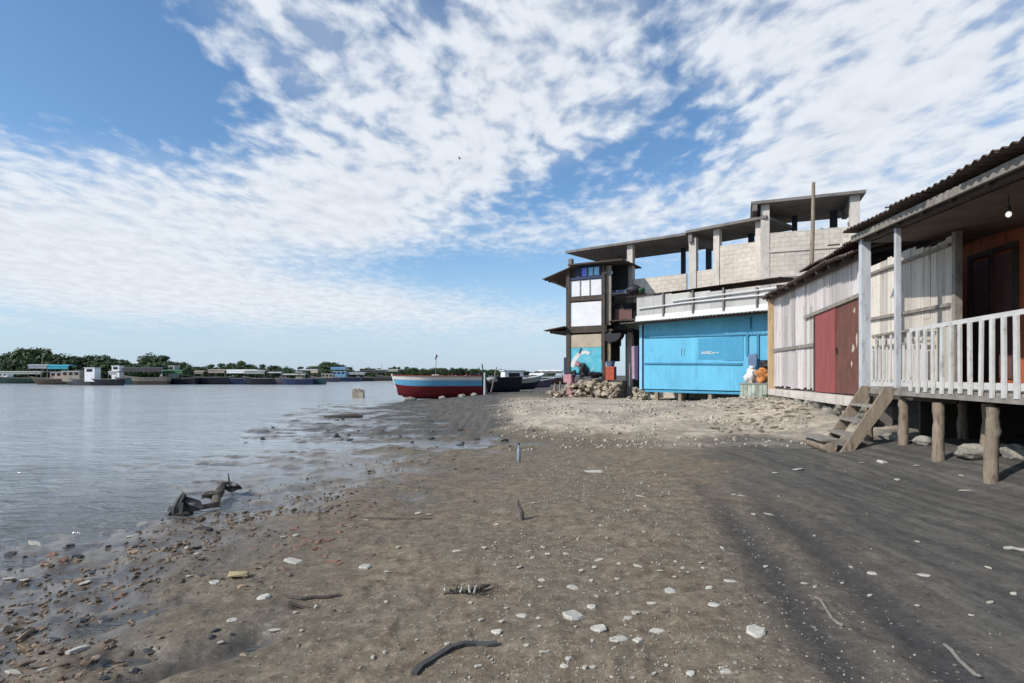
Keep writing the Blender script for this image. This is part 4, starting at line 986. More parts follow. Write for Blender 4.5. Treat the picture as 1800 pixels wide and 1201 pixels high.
# ================================================================== far bank with mangroves
BANK = [(-500, 112), (-300, 116), (0, 121), (300, 124), (560, 132), (690, 168), (760, 230), (860, 360), (960, 620), (1080, 1100), (1300, 1500)]
def bank_d(px):
    for (a, va), (b, vb) in zip(BANK, BANK[1:]):
        if px <= b: return va + (vb - va) * (px - a) / (b - a)
    return BANK[-1][1]
def make_bank():
    pts = []; px = -500
    while px <= 1300: pts.append(px); px += 6
    vs = []; fs = []
    prof = ((-3, ZW - .6), (0.5, 0.10), (3, 0.35), (9, 0.6), (60, 0.9), (260, 0.9))
    for i, px in enumerate(pts):
        d = bank_d(px); dirv = Vector(((px - CX) / F, 1)).normalized()
        for (o, z) in prof:
            q = Vector(((px - CX) / F * d, d)) + dirv * (o + (R.uniform(-1, 1) if o < 10 else 0)); vs.append((q.x, q.y, z + (R.uniform(-.08, .08) if o > 0 else 0)))
    k = len(prof)
    for i in range(len(pts) - 1):
        for j in range(k - 1): fs.append((i * k + j, i * k + j + 1, (i + 1) * k + j + 1, (i + 1) * k + j))
    me = bpy.data.meshes.new('far_bank'); me.from_pydata(vs, [], fs)
    bm = bmesh.new(); bm.from_mesh(me); bmesh.ops.recalc_face_normals(bm, faces=bm.faces); bm.to_mesh(me); bm.free()
    if sum(p.normal.z for p in me.polygons) < 0: me.flip_normals()
    me.materials.append(mat('bank_mud', (0.10, 0.09, 0.07), .9, (.05, .06, .03), .7, .3, var=.3))
    o = bpy.data.objects.new('far_bank', me); COL.objects.link(o); o['kind'] = 'structure'
make_bank()
def leaf_mat(name, c):
    m, t, p = base_mat(name)
    geo = t.new('ShaderNodeNewGeometry'); rp = geo.outputs['Random Per Island']
    oi = t.new('ShaderNodeObjectInfo').outputs['Random']
    n = t.noise(geo.outputs['Position'], .45, 3, .5)
    k = t.m('ADD', t.m('ADD', t.rng(rp, 0, 1, .55, 1.35, False), t.rng(n, .3, .7, -.25, .3)), t.rng(oi, 0, 1, -.18, .22, False))
    g = t.new('ShaderNodeCombineColor')
    for i in range(3): t.l.new(k, g.inputs[i])
    c0 = t.mix(t.rng(oi, 0.2, 1, 0, .6), c, tuple(x * f for x, f in zip(c, (1.25, 1.05, .8))))
    t.l.new(t.mix(1.0, c0, g.outputs[0], 'MULTIPLY'), p.inputs['Base Color'])
    p.inputs['Roughness'].default_value = .6; p.inputs['Specular IOR Level'].default_value = .25
    return m
LEAF = leaf_mat('mangrove_leaves', (0.047, 0.078, 0.030)); BARK = mat('mangrove_bark', (.10, .085, .07), .9, None, 0, 2, var=.3)
def tree_proto(kind, rx, rz, zc, nl, seed):
    rr = random.Random(seed)
    t = thing('mangrove_tree', (0, 0, 0), 'x', 'tree', 'mangrove trees along the far bank')
    mb = MB()
    top = zc + rz * .4
    mb.tube([(0, 0, -.4), (.08, .03, zc * .4), (-.1, .1, zc * .8), (0, 0, top)], [.22, .18, .13, .05], 7)
    for i in range(7):
        a = rr.uniform(0, 6.28); z0 = rr.uniform(zc * .35, zc); e = Vector((math.cos(a) * rx * .7, math.sin(a) * rx * .7, z0 + rr.uniform(.3, 1.6)))
        mb.tube([(0, 0, z0), e * .5 + Vector((0, 0, z0 * .5 + .2)), e], [.1, .07, .025], 5)
    for i in range(8):
        a = rr.uniform(0, 6.28); r = rr.uniform(.5, 1.3); mb.tube([(0, 0, rr.uniform(.6, 1.4)), (math.cos(a) * r * .6, math.sin(a) * r * .6, .7), (math.cos(a) * r, math.sin(a) * r, -.3)], [.05, .045, .04], 4)
    mb.build('trunk', BARK, t)
    lobes = []
    for i in range(nl):
        a = rr.uniform(0, 6.28); q = math.sqrt(rr.random()) * .8
        zz = rr.uniform(-.75, .72)
        lobes.append((Vector((math.cos(a) * rx * q * (1 - .4 * max(0, zz)), math.sin(a) * rx * q * (1 - .4 * max(0, zz)), zc + rz * zz)), rr.uniform(.28, .5) * rx * (1 - .3 * max(0, zz))))
    vs = []; fs = []
    for (c, r) in lobes:
        for i in range(int(95 * r)):
            d = Vector((rr.gauss(0, 1), rr.gauss(0, 1), rr.gauss(0, 1))).normalized()
            p = c + Vector((d.x, d.y, d.z * .75)) * r * rr.uniform(.55, 1.08)
            s = rr.uniform(.14, .30); a = (d + Vector((rr.uniform(-.8, .8), rr.uniform(-.8, .8), rr.uniform(-.2, 1.1)))).normalized()
            u = a.cross(Vector((rr.uniform(-1, 1), rr.uniform(-1, 1), .4))).normalized() * s; w = a.cross(u).normalized() * s * .75
            o = len(vs); vs += [p - u, p - w * .9, p + u, p + w]; fs.append((o, o + 1, o + 2, o + 3))
    mb = MB(); mb.add(vs, fs); mb.build('crown', LEAF, t)
    return t
protos = [tree_proto(0, 2.7, 1.9, 3.0, 26, 1), tree_proto(1, 3.2, 2.1, 3.2, 30, 2), tree_proto(2, 2.3, 2.5, 3.5, 24, 3), tree_proto(3, 3.0, 1.5, 2.5, 26, 4)]
PH = [5.2, 5.6, 6.3, 4.3]
TOP = [(-400, 622), (-60, 626), (0, 622), (30, 618), (55, 611), (80, 617), (112, 619), (140, 624), (172, 622), (192, 625), (205, 636), (232, 634), (248, 626), (264, 621), (288, 623), (308, 632), (325, 636), (352, 643), (384, 634), (400, 640), (416, 631), (432, 638), (470, 638), (500, 640), (540, 643), (578, 636), (610, 641), (640, 645), (700, 642), (740, 645), (800, 646), (850, 648), (900, 650), (960, 654), (1100, 655)]
def top_y(px):
    for (a, va), (b, vb) in zip(TOP, TOP[1:]):
        if px <= b: return va + (vb - va) * (px - a) / (b - a)
    return 655
used = [False] * 4
LABS = ['rounded green mangrove tree in the row along the far bank', 'broad bushy mangrove tree in the row along the far bank', 'upright mangrove tree in the row along the far bank', 'low spreading mangrove tree in the row along the far bank']
def put_tree(px, off, hscale=1.0, k=None):
    k = R.randrange(4) if k is None else k
    d = bank_d(px) + off; x = d * (px - CX) / F
    hh = max(2.6, (H + d * (HY - top_y(px) - R.uniform(-1, 2.2)) / F - .4)) * hscale
    s = hh / PH[k]; w = s * R.uniform(.95, 1.25) if d < 300 else s * 1.3
    if not used[k]:
        used[k] = True; o = protos[k]; o.location = (x, d, .35); o.rotation_euler = (0, 0, R.uniform(0, 6.28)); o.scale = (w, w, s)
    else: o = copy_tree(protos[k], (x, d, .35), R.uniform(0, 6.28), (w, w, s))
    o['label'] = LABS[k]; return o
px = -300
while px < 690:
    put_tree(px, R.uniform(5, 9)); px += R.uniform(15, 25)
px = -290
while px < 690:
    put_tree(px, R.uniform(1.5, 4), R.uniform(.55, .85), 3 if R.random() < .5 else None); px += R.uniform(10, 17)
px = 690
while px < 975:
    put_tree(px, R.uniform(2, 12)); px += R.uniform(1700, 2600) / bank_d(px)
for (px, k, lab) in ((57, 1, 'tallest dark mangrove tree of the far bank, above the turquoise canopy boat'), (266, 0, 'tall bright green mangrove tree with a rounded top beside a gap'), (288, 2, 'tall dark mangrove tree just right of the bright green rounded one'), (580, 1, 'dark mangrove tree standing highest in the right half of the far bank'), (418, 2, 'small dark mangrove tree poking above the low green middle of the bank')):
    put_tree(px, 6, 1.06, k)['label'] = lab

# ================================================================== boats
def hull_mesh(L, B, Hh, z0, z1, bow_rise=.25, stern_rise=.05, transom=.75, rake=.12, n=14, flare=.25, inner=False):
    """skin of a hull between relative heights z0..z1 (0 keel, 1 gunwale); bow at -x"""
    mb = MB(); rows = 6
    def pt(i, f, side):
        x = i / n
        w = math.sin(min(1, (x + .015) / .55) * math.pi / 2) ** .8
        if x > .55: w *= 1 - (1 - transom) * ((x - .55) / .45) ** 2
        prof = (f ** .5) * (1 - flare) + flare * f
        sheer = Hh * (1 + bow_rise * max(0, 1 - x / .5) ** 2 + stern_rise * max(0, (x - .6) / .4) ** 2)
        keel = Hh * .18 * max(0, 1 - x / .25) ** 2
        xx = (x - .5) * L + rake * L * (1 - f) * max(0, 1 - x / .3) ** 2 - .03 * L * f * max(0, 1 - x / .2)
        return Vector((xx, side * B / 2 * w * prof, keel + (sheer - keel) * f))
    for side in (-1, 1):
        vs = [pt(i, z0 + (z1 - z0) * j / rows, side) for i in range(n + 1) for j in range(rows + 1)]
        k = rows + 1
        mb.add(vs, [(i * k + j, (i + 1) * k + j, (i + 1) * k + j + 1, i * k + j + 1) for i in range(n) for j in range(rows)], True)
    a = [pt(n, z0 + (z1 - z0) * j / rows, -1) for j in range(rows + 1)]; b = [pt(n, z0 + (z1 - z0) * j / rows, 1) for j in range(rows + 1)]
    k = rows + 1
    mb.add(a + b, [(j, j + 1, k + j + 1, k + j) for j in range(rows)])
    return mb, pt
def xf(mb, loc, rz, roll=0.0):
    m = Matrix.Translation(Vector(loc)) @ Matrix.Rotation(rz, 4, 'Z') @ Matrix.Rotation(roll, 4, 'X')
    mb.v = [m @ v for v in mb.v]; return mb
def lid(pt, f, n=14, s=.97, dz=0.0, i0=0, i1=None):
    i1 = n if i1 is None else i1
    vs = []
    for i in range(i0, i1 + 1):
        for side in (-1, 1):
            q = pt(i, f, side); vs.append(Vector((q.x, q.y * s, q.z + dz)))
    return MB().add(vs, [(2 * i, 2 * i + 1, 2 * i + 3, 2 * i + 2) for i in range(i1 - i0)])
def gunwale(pt, f=1.0, r=.03, n=14):
    mb = MB()
    for side in (-1, 1): mb.tube([pt(i, f, side) for i in range(n + 1)], r, 6)
    mb.tube([pt(n, f, -1), pt(n, f, 1)], r, 6)
    return mb
M['boat_red'] = mat('dark_red_bottom_paint', (0.165, 0.014, 0.018), .5, (.07, .012, .012), .6, 1.3, stretch=(.5, 1, 2), var=.2)
M['boat_blue'] = mat('boat_blue_paint', (0.13, 0.38, 0.58), .45, (.16, .46, .62), .6, 1.0, var=.12)
M['boat_white'] = mat('boat_white_paint', (0.74, 0.66, 0.60), .5, (.5, .40, .33), .5, 2, var=.1)
M['boat_rust'] = mat('boat_rust_red', (.25, .05, .035), .6, None, 0, 3, var=.2)
# --- beached hero boat
hx, hy = -4.35, 33.6; hz = gz(hx, hy) - .02; hr = math.radians(13)
T = lambda mb: xf(mb, (hx, hy, hz + .02), hr, math.radians(-2))
hb = thing('beached_boat', (hx, hy, hz), 'beached wooden boat with dark red bottom, blue band and white rail', 'boat')
L_, B_, H_ = 5.0, 1.9, 1.30
HK = dict(bow_rise=.05, stern_rise=.0, rake=.035, flare=.12, transom=.8)
mb, pt = hull_mesh(L_, B_, H_, 0, .56, **HK); T(mb).build('hull_bottom', M['boat_red'], hb)
mb, pt = hull_mesh(L_, B_, H_, .56, .82, **HK); T(mb).build('blue_band', M['boat_blue'], hb)
mb, pt = hull_mesh(L_, B_, H_, .82, 1.0, **HK); T(mb).build('white_rail', M['boat_white'], hb)
T(gunwale(pt, 1.005, .03)).build('gunwale', M['boat_rust'], hb)
T(lid(pt, .86)).build('deck', M['plank'], hb)
ps = MB(); e = pt(0, 0, 1); e1 = pt(0, 1, 1); ps.tube([Vector((e.x + .25, 0, .12)), Vector((pt(0, .4, 1).x, 0, pt(0, .4, 1).z)), Vector((e1.x - .03, 0, e1.z + .1))], [.05, .06, .06], 6)
T(ps).build('stem_post', M['boat_white'], hb)
T(MB().box(Fac((0, 0), D=(1, 0)), -.35, .0, -.3, .3, 1.12, 1.42)).build('hatch_box', M['boat_white'], hb)
T(MB().tube([(-.15, 0, 1.1), (-.12, 0, 2.6)], .018, 6)).build('mast', M['plank'], hb)
T(MB().add([(-.12, .01, 2.32), (-.12, .01, 2.62), (-.02, .06, 2.55), (-.2, .02, 2.3), (-.12, -.01, 2.32), (-.12, -.01, 2.62), (-.02, .04, 2.55), (-.2, -.01, 2.3)], [(0, 1, 2), (4, 6, 5), (0, 2, 6, 4), (0, 3, 1), (4, 5, 7)])).build('pennant', M['black_cloth'], hb)
for x in (.75, 1.6): T(MB().tube([(x, -.55, 1.1), (x, -.55, 1.48)], .03, 6)).build('bollard', M['boat_rust'], hb)
mb = MB(); mb.tube([(2.46, 0, .1), (2.5, 0, 1.2)], .05, 6); mb.box(Fac((0, 0), D=(1, 0)), 2.46, 2.78, -.025, .025, .08, .62); T(mb).build('rudder', M['boat_red'], hb)
for (x, y, s) in ((-5.9, 33.0, .26), (-4.0, 32.6, .20), (-2.9, 32.8, .22), (-2.2, 33.0, .2)):
    tag(MB().rock((x, y, gz(x, y) + .06), s, x, 2, .4, (1.3, .9, .6)).build('stone', M['rubble_grey']), 'grey stone lying by the bottom of the beached red boat', 'stone', 'stones by the beached boat')
# --- leaning posts and poles behind its stern
for (px, d, h0, h1, lean, r, m, lab) in ((852, 33.5, 697, 655, .0, .07, 'post_paint', 'pale upright mooring post behind the stern of the red boat'), (857, 35.5, 690, 640, -.35, .05, 'dark_wood', 'dark pole leaning left above the black boat'),
                                     (862, 35.5, 690, 645, .4, .04, 'plank', 'thin grey pole leaning right above the black boat'), (845, 36, 690, 646, -.1, .04, 'dark_wood', 'dark upright pole just behind the stern of the red boat')):
    a, b = ray(px, h0, d), ray(px, h1, d); a.z = gz(a.x, a.y) - .1; b.x += lean
    tag(MB().tube([a, a.lerp(b, .5), b], [r, r, r * .7], 7).build('mooring_post' if 'post' in lab else 'leaning_pole', M[m]), lab, 'post' if 'post' in lab else 'pole', 'poles behind the beached boat')
def simple_boat(name, loc, rz, L, B, Hh, hull, label, canopy=None, cabin=None, gun='plank', group=None, cat='boat', bow=.3, mast=None, band=None, people=0):
    b = thing(name, loc, label, cat, group)
    T = lambda mb: xf(mb, loc, rz)
    if band:
        mb, pt = hull_mesh(L, B, Hh, 0, .6, bow, n=10); T(mb).build('hull', M[hull], b)
        mb, pt = hull_mesh(L, B, Hh, .6, 1, bow, n=10); T(mb).build('hull_band', M[band], b)
    else:
        mb, pt = hull_mesh(L, B, Hh, 0, 1, bow, n=10); T(mb).build('hull', M[hull], b)
    T(gunwale(pt, 1.0, .035, 10)).build('gunwale', M[gun], b)
    T(lid(pt, .7, 10)).build('deck', M['plank'], b)
    P0 = Fac((0, 0), D=(1, 0))
    for c in (canopy or ()):
        x0, x1, zt, m = c; x0 = (x0 - .5) * L; x1 = (x1 - .5) * L; w = B * .46
        k = 8; vs = []
        for x in (x0, x1):
            for z_ in (0, -.04):
                for i in range(k + 1):
                    a = math.pi * i / k; vs.append(Vector((x, -math.cos(a) * w, zt - .18 + .18 * math.sin(a) + z_)))
        q = k + 1; fs = [(i, i + 1, 2 * q + i + 1, 2 * q + i) for i in range(k)] + [(q + i + 1, q + i, 3 * q + i, 3 * q + i + 1) for i in range(k)]
        fs += [(i, q + i, q + i + 1, i + 1) for i in range(k)] + [(2 * q + i + 1, 3 * q + i + 1, 3 * q + i, 2 * q + i) for i in range(k)]
        T(MB().add(vs, fs)).build('canopy', M[m], b)
        if L > 5.5: T(MB().box(P0, x0 + .15, x1 - .15, -w * .95, -w * .93, zt - .18 - min(.5, (zt - Hh) * .3), zt - .185)).build('side_curtain', M[m], b)
        for x in (x0 + .1, x1 - .1):
            for s in (-1, 1): T(MB().tube([(x, s * w * .93, Hh * .8), (x, s * w * .93, zt - .17)], .03, 5)).build('canopy_post', M['plank'], b)
    if cabin:
        x0, x1, zt, m = cabin; x0 = (x0 - .5) * L; x1 = (x1 - .5) * L
        cbn = T(MB().box(P0, x0, x1, -B * .33, B * .33, Hh * .7, zt)).build('cabin', M[m], b)
        T(MB().box(P0, x0 - .12, x1 + .12, -B * .37, B * .37, zt + .003, zt + .08)).build('roof', M['white_flash'], cbn)
        nw = max(1, int((x1 - x0) / .8))
        for i in range(nw):
            xa = x0 + (x1 - x0) * (i + .2) / nw; xb = x0 + (x1 - x0) * (i + .8) / nw
            for s in (-1, 1): T(MB().box(P0, xa, xb, s * B * .33 - .012, s * B * .33 + .012, zt - .55, zt - .15)).build('window', M['void'], cbn)
    if mast: T(MB().tube([((mast[0] - .5) * L, 0, Hh * .6), ((mast[0] - .5) * L + mast[2], 0, mast[1])], .045, 6)).build('mast', M['plank'], b)
    return b
for nm, c in (('h_black', (.018, .02, .028)), ('h_brown', (.10, .075, .055)), ('h_grey', (.12, .12, .125)), ('h_green', (.025, .06, .045)), ('h_navy', (.03, .045, .10)), ('h_white', (.62, .62, .62)), ('h_purple', (.085, .07, .11)), ('h_teal', (.035, .085, .09)),
              ('c_turq', (.05, .36, .46)), ('c_white', (.72, .72, .72)), ('c_tan', (.27, .235, .185)), ('c_pale', (.33, .35, .31)), ('c_green', (.04, .15, .07)), ('c_dark', (.06, .055, .06)), ('c_blue', (.13, .27, .42)), ('c_grey', (.32, .33, .35)), ('h_red', (.25, .05, .04)), ('c_pink', (.5, .36, .3))):
    M[nm] = mat({'h': 'hull_paint_', 'c': 'canopy_'}[nm[0]] + nm[2:], c, .6, tuple(x * .6 for x in c), .5, 1.2, var=.2)
# boats on the near beach behind the red one
x, y, _ = ray(872, 690, 38); simple_boat('black_boat', (x, y, gz(x, y) - .03), math.radians(25), 3.4, 1.5, 1.0, 'h_black', 'black wooden boat drawn up right behind the stern of the red boat', gun='h_black')
mb = MB(); a = ray(866, 668, 37.2); mb.rock(a, .42, 3, 2, .4, (1.3, .6, .5)); tag(mb.build('net_heap', M['c_pale']), 'pale heap of nets on the black beached boat', 'net heap')
x, y, _ = ray(912, 684, 47); simple_boat('motor_launch', (x, y, gz(x, y) - .02), math.radians(200), 4.0, 1.6, .95, 'h_black', 'white and pale green launch with a dark bottom beached beyond the black boat', cabin=(.45, .85, 1.55, 'c_white'), band='c_pale', gun='c_white')
x, y, _ = ray(948, 680, 62); simple_boat('small_boat', (x, y, gz(x, y)), math.radians(160), 3.2, 1.5, .8, 'h_purple', 'small purple and white boat lying far along the beach', canopy=((.3, .8, 1.6, 'c_white'),), gun='c_white')
x, y, _ = ray(968, 675, 85); simple_boat('covered_boat', (x, y, gz(x, y)), math.radians(170), 6.0, 2.2, 1.0, 'h_brown', 'brown boat under a white canopy at the far end of the beach', canopy=((.2, .8, 2.2, 'c_white'),))
# --- moored boats along the far bank: (px, py waterline, length px, hull, hull h, canopies, cabin, band, label)
MB_ = [
 (-6, 673, 56, 'h_navy', 1.0, [], (.25, .9, 2.2, 'c_white'), None, 'low white cabin boat cut off by the left edge'),
 (42, 674, 96, 'h_green', 1.0, [(.08, .85, 2.6, 'c_pale')], None, None, 'long dark green boat under a pale grey green canopy at the far left'),
 (98, 676, 70, 'h_brown', .9, [(.0, .42, 4.2, 'c_grey'), (.40, .85, 4.1, 'c_turq')], (.45, .8, 2.2, 'c_pink'), None, 'tall boat under a bright turquoise canopy'),
 (150, 677, 72, 'h_grey', .9, [], (.05, .45, 2.3, 'c_tan'), None, 'grey hulled boat with a low tan cabin right of the turquoise canopy'),
 (184, 677, 60, 'h_black', .9, [(.7, .95, 2.4, 'c_grey')], (.02, .30, 2.8, 'c_white'), None, 'dark boat with two bright white cabins'),
 (218, 676, 44, 'h_teal', 1.1, [], (.1, .4, 3.2, 'c_white'), None, 'teal boat with a narrow white wheelhouse'),
 (258, 676, 70, 'h_brown', 1.1, [(.02, .95, 3.4, 'c_dark')], None, 'c_tan', 'tan striped boat under a dark brown awning'),
 (314, 676, 62, 'h_black', 1.0, [(.05, .7, 2.8, 'c_green')], (.3, .45, 3.2, 'c_pale'), None, 'black boat with a green tarpaulin cover'),
 (364, 675.5, 78, 'h_black', 1.15, [(.3, .5, 2.6, 'c_tan')], None, None, 'high black hulled boat with its gear piled amidships'),
 (416, 675.5, 84, 'h_navy', 1.0, [(.0, .35, 3.0, 'c_tan'), (.36, .95, 2.9, 'c_white')], None, None, 'navy boat with one long bright white awning'),
 (462, 676, 58, 'h_black', .95, [(.05, .6, 2.7, 'c_pale')], None, None, 'black boat with a worn pale awning right of the long white one'),
 (488, 676, 50, 'h_purple', .9, [(.2, .7, 2.3, 'c_grey')], None, 'h_grey', 'faded purple grey boat with a small grey awning'),
 (522, 676, 52, 'h_navy', .9, [(.1, .8, 2.0, 'c_pale')], (.5, .7, 2.2, 'c_tan'), None, 'low navy boat with a pale flat cover'),
 (548, 676, 46, 'h_teal', 1.0, [(.1, .75, 3.0, 'c_grey')], None, None, 'teal boat under a grey rounded canopy'),
 (572, 672, 44, 'h_purple', .9, [(.0, .3, 3.4, 'c_pink')], (.4, .8, 2.0, 'c_tan'), None, 'purple boat with an upright pinkish awning at its bow'),
 (606, 671, 52, 'h_navy', 1.0, [(.1, .6, 4.6, 'c_blue')], (.15, .55, 2.6, 'c_blue'), None, 'tall boat with a blue grey two storey canopy'),
 (634, 671, 46, 'h_black', .9, [(.1, .7, 2.6, 'c_grey')], None, None, 'black boat with a grey canopy left of the anchored block'),
 (660, 669, 46, 'h_brown', 1.0, [(.0, .9, 3.6, 'c_dark')], None, None, 'brown boat under a long dark awning near the red boat bow'),
 (684, 669, 40, 'h_navy', 1.2, [(.0, .9, 4.2, 'c_pale')], None, None, 'navy boat under a pale green roof close to the red boat bow'),
]
for (px, py, wl, hull, hh, can, cab, band, lab) in MB_:
    d = (H - ZW) * F / (py - HY) if py > 672 else bank_d(px) - 7
    d = min(d, bank_d(px) - 4) - R.uniform(0, 3); x = d * (px - CX) / F; L = wl * d / F * 1.12
    rz = (0 if R.random() < .5 else math.pi) + R.uniform(-.18, .18)
    if can or cab: rz = R.uniform(-.15, .15)
    b = simple_boat('moored_boat', (x, d, ZW - .25), rz, L, min(2.4, L * .3), hh + .25, hull, lab if len(lab.split()) > 10 else lab + ' along the far bank', [(a, c, 2.3 + (z - 2.3) * .62 if z > 2.3 else z, m) for (a, c, z, m) in can], cab, band=band, group='boats moored along the far bank', mast=(.2, R.uniform(3.5, 5.2), R.uniform(-.6, .6)) if R.random() < .45 else None)
# little sail tent between two boats
x, y, _ = ray(284, 676, 112); sb = thing('white_sail_boat', (x, y, ZW - .15), 'tiny dinghy with a white triangular sail between two dark boats', 'boat')
mb, pt = hull_mesh(2.6, 1.0, .5, 0, 1, .3, n=8); xf(mb, (x, y, ZW - .15), .1).build('hull', M['h_white'], sb)
mb = MB().add([(-.75, 0, .45), (.65, 0, .45), (-.05, .06, 2.0), (-.75, .03, .45), (.65, .03, .45), (-.05, .09, 2.0)], [(0, 1, 2), (3, 5, 4), (0, 2, 5, 3), (1, 4, 5, 2), (0, 3, 4, 1)]); xf(mb, (x, y, ZW - .15), .1).build('sail', M['c_white'], sb)
xf(MB().tube([(-.05, .045, .3), (-.05, .045, 2.2)], .03, 6), (x, y, ZW - .15), .1).build('mast', M['plank'], sb)
# concrete block standing in the shallows
cbk = MB(); x, y, _ = ray(630, 699, 37.0); z0 = ZW - .2
f_ = Fac((x, y), D=(1, .12)); cbk.box(f_, -.35, .35, -.3, .3, z0, z0 + .62, .05); cbk.box(f_, -.32, -.1, -.25, .25, z0 + .6, z0 + .82, .05); cbk.box(f_, .12, .33, -.25, .25, z0 + .6, z0 + .72, .05); cbk.rock(f_.p(0, 0, z0 + .66), .22, 3, 2, .4)
tag(cbk.build('broken_block', M['rubble']), 'broken tan masonry block standing in the shallow water left of the red boat', 'block')
x, y, _ = ray(603, 733, 19.6); tag(MB().tube([(x - .65, y - .05, ZW + .02), (x - .1, y + .02, ZW + .05), (x + .45, y + .06, ZW + .07), (x + .66, y + .05, ZW + .06)], [.05, .075, .08, .05], 8).build('driftwood_log', M['dark_wood']), 'dark log lying in the shallows below the broken block', 'log')

# ================================================================== beach litter
def hit(px, py):
    d = (H - 0.0) * F / max(6, py - HY)
    for _ in range(14): d = d * .4 + .6 * (H - gz(d * (px - CX) / F, d)) * F / max(6, py - HY)
    x = d * (px - CX) / F; return x, d, gz(x, d)
M['shell'] = mat('sun_bleached_shell', (.40, .37, .31), .85, (.22, .19, .15), .6, 9, var=.18, bump=.3)
M['plaster'] = mat('white_plaster', (.46, .435, .38), .9, (.25, .225, .185), .75, 7, var=.15, bump=.3)
M['brick'] = mat('broken_brick', (.16, .09, .065), .9, (.18, .10, .07), .6, 6, var=.3, island=.35, bump=.5)
M['wetstone'] = mat('wet_dark_stone', (.045, .042, .04), .35, (.09, .08, .065), .5, 6, var=.35, island=.3, bump=.4)
M['driftwood'] = mat('rotten_wood', (.125, .105, .085), .9, (.022, .02, .018), .8, 5, stretch=(1, 4, 4), var=.35, bump=.6)
M['brownbit'] = mat('brown_litter', (.17, .10, .065), .9, (.08, .05, .035), .6, 6, var=.35, island=.4)
M['yellow'] = mat('faded_yellow_plastic', (.36, .30, .15), .6, (.25, .2, .08), .5, 8, var=.2)
BIG = [ # px, py, w, h, label
 (1008, 1084, 46, 26, 'largest flat plaster slab in the foreground, broken at its corners'), (1052, 1105, 34, 18, 'wedge shaped plaster flake touching the large slab'), (1087, 1124, 36, 16, 'arched pale flake right of the wedge shaped one'),
 (1122, 1126, 22, 14, 'small flake at the end of the chain of plaster pieces'), (1155, 1111, 28, 16, 'pale square flake at the right end of the plaster chain'), (1008, 1034, 22, 16, 'upright pale chunk above the largest plaster slab'),
 (1040, 1067, 22, 12, 'rounded white chunk right above the largest slab'), (1178, 1039, 22, 13, 'slanting white lump alone on the dark gravel'), (918, 1083, 20, 14, 'white rounded lump left of the largest slab'), (873, 1111, 24, 15, 'bright white lump above the end of the black strip'),
 (1331, 1112, 36, 26, 'white crumpled scrap on the dark tyre track'), (1283, 1022, 26, 13, 'white flat flake above the tyre track'), (1254, 1064, 24, 15, 'slanted white flake left of the tyre track'), (1246, 1034, 18, 9, 'small white flake between two larger ones'),
 (1532, 1008, 17, 9, 'white pebble alone in the middle of the grey mud'), (1623, 1012, 28, 9, 'long white flake on the grey mud right of the middle'), (1552, 813, 19, 14, 'bright white scrap lying in front of the porch steps'), (1402, 825, 20, 6, 'pale flat flake on the grey mud left of the steps'),
 (518, 987, 38, 13, 'long pale flake below the broken bricks'), (642, 997, 30, 15, 'pale jagged flake right of the broken bricks'), (408, 1091, 22, 17, 'round pale lump above the puddle'), (378, 1024, 18, 10, 'tilted pale flake left of the yellow scrap'),
 (1043, 829, 46, 6, 'long thin pale flake far out on the middle of the mud'), (1304, 872, 26, 6, 'pale strip on the edge of the dark mud'), (1277, 1182, 24, 14, 'pale crumpled lump at the bottom edge of the tyre track'), (1215, 1184, 18, 14, 'round white lump at the bottom edge'),
 (803, 969, 20, 7, 'short pale stick like flake behind the comb shaped wood'), (463, 1051, 26, 22, 'grey brown chunk of rubble above the dark sticks'), (1000, 1158, 16, 10, 'white drop shaped pebble below the plaster chain'), (992, 1172, 18, 8, 'flat white pebble below the drop shaped one')]
for (px, py, w, h, lab) in BIG:
    x, y, z = hit(px, py); s = y / F
    dep = min(h * s * y / H * .75, w * s * 1.1)
    tag(MB().chip((x, y, z - .002), w * s, max(dep, w * s * .45), max(.010, h * s * .2), rz=R.uniform(-.4, .4), tilt=.16).build('plaster_flake', M['plaster']), lab, 'flake', 'white flakes on the beach')
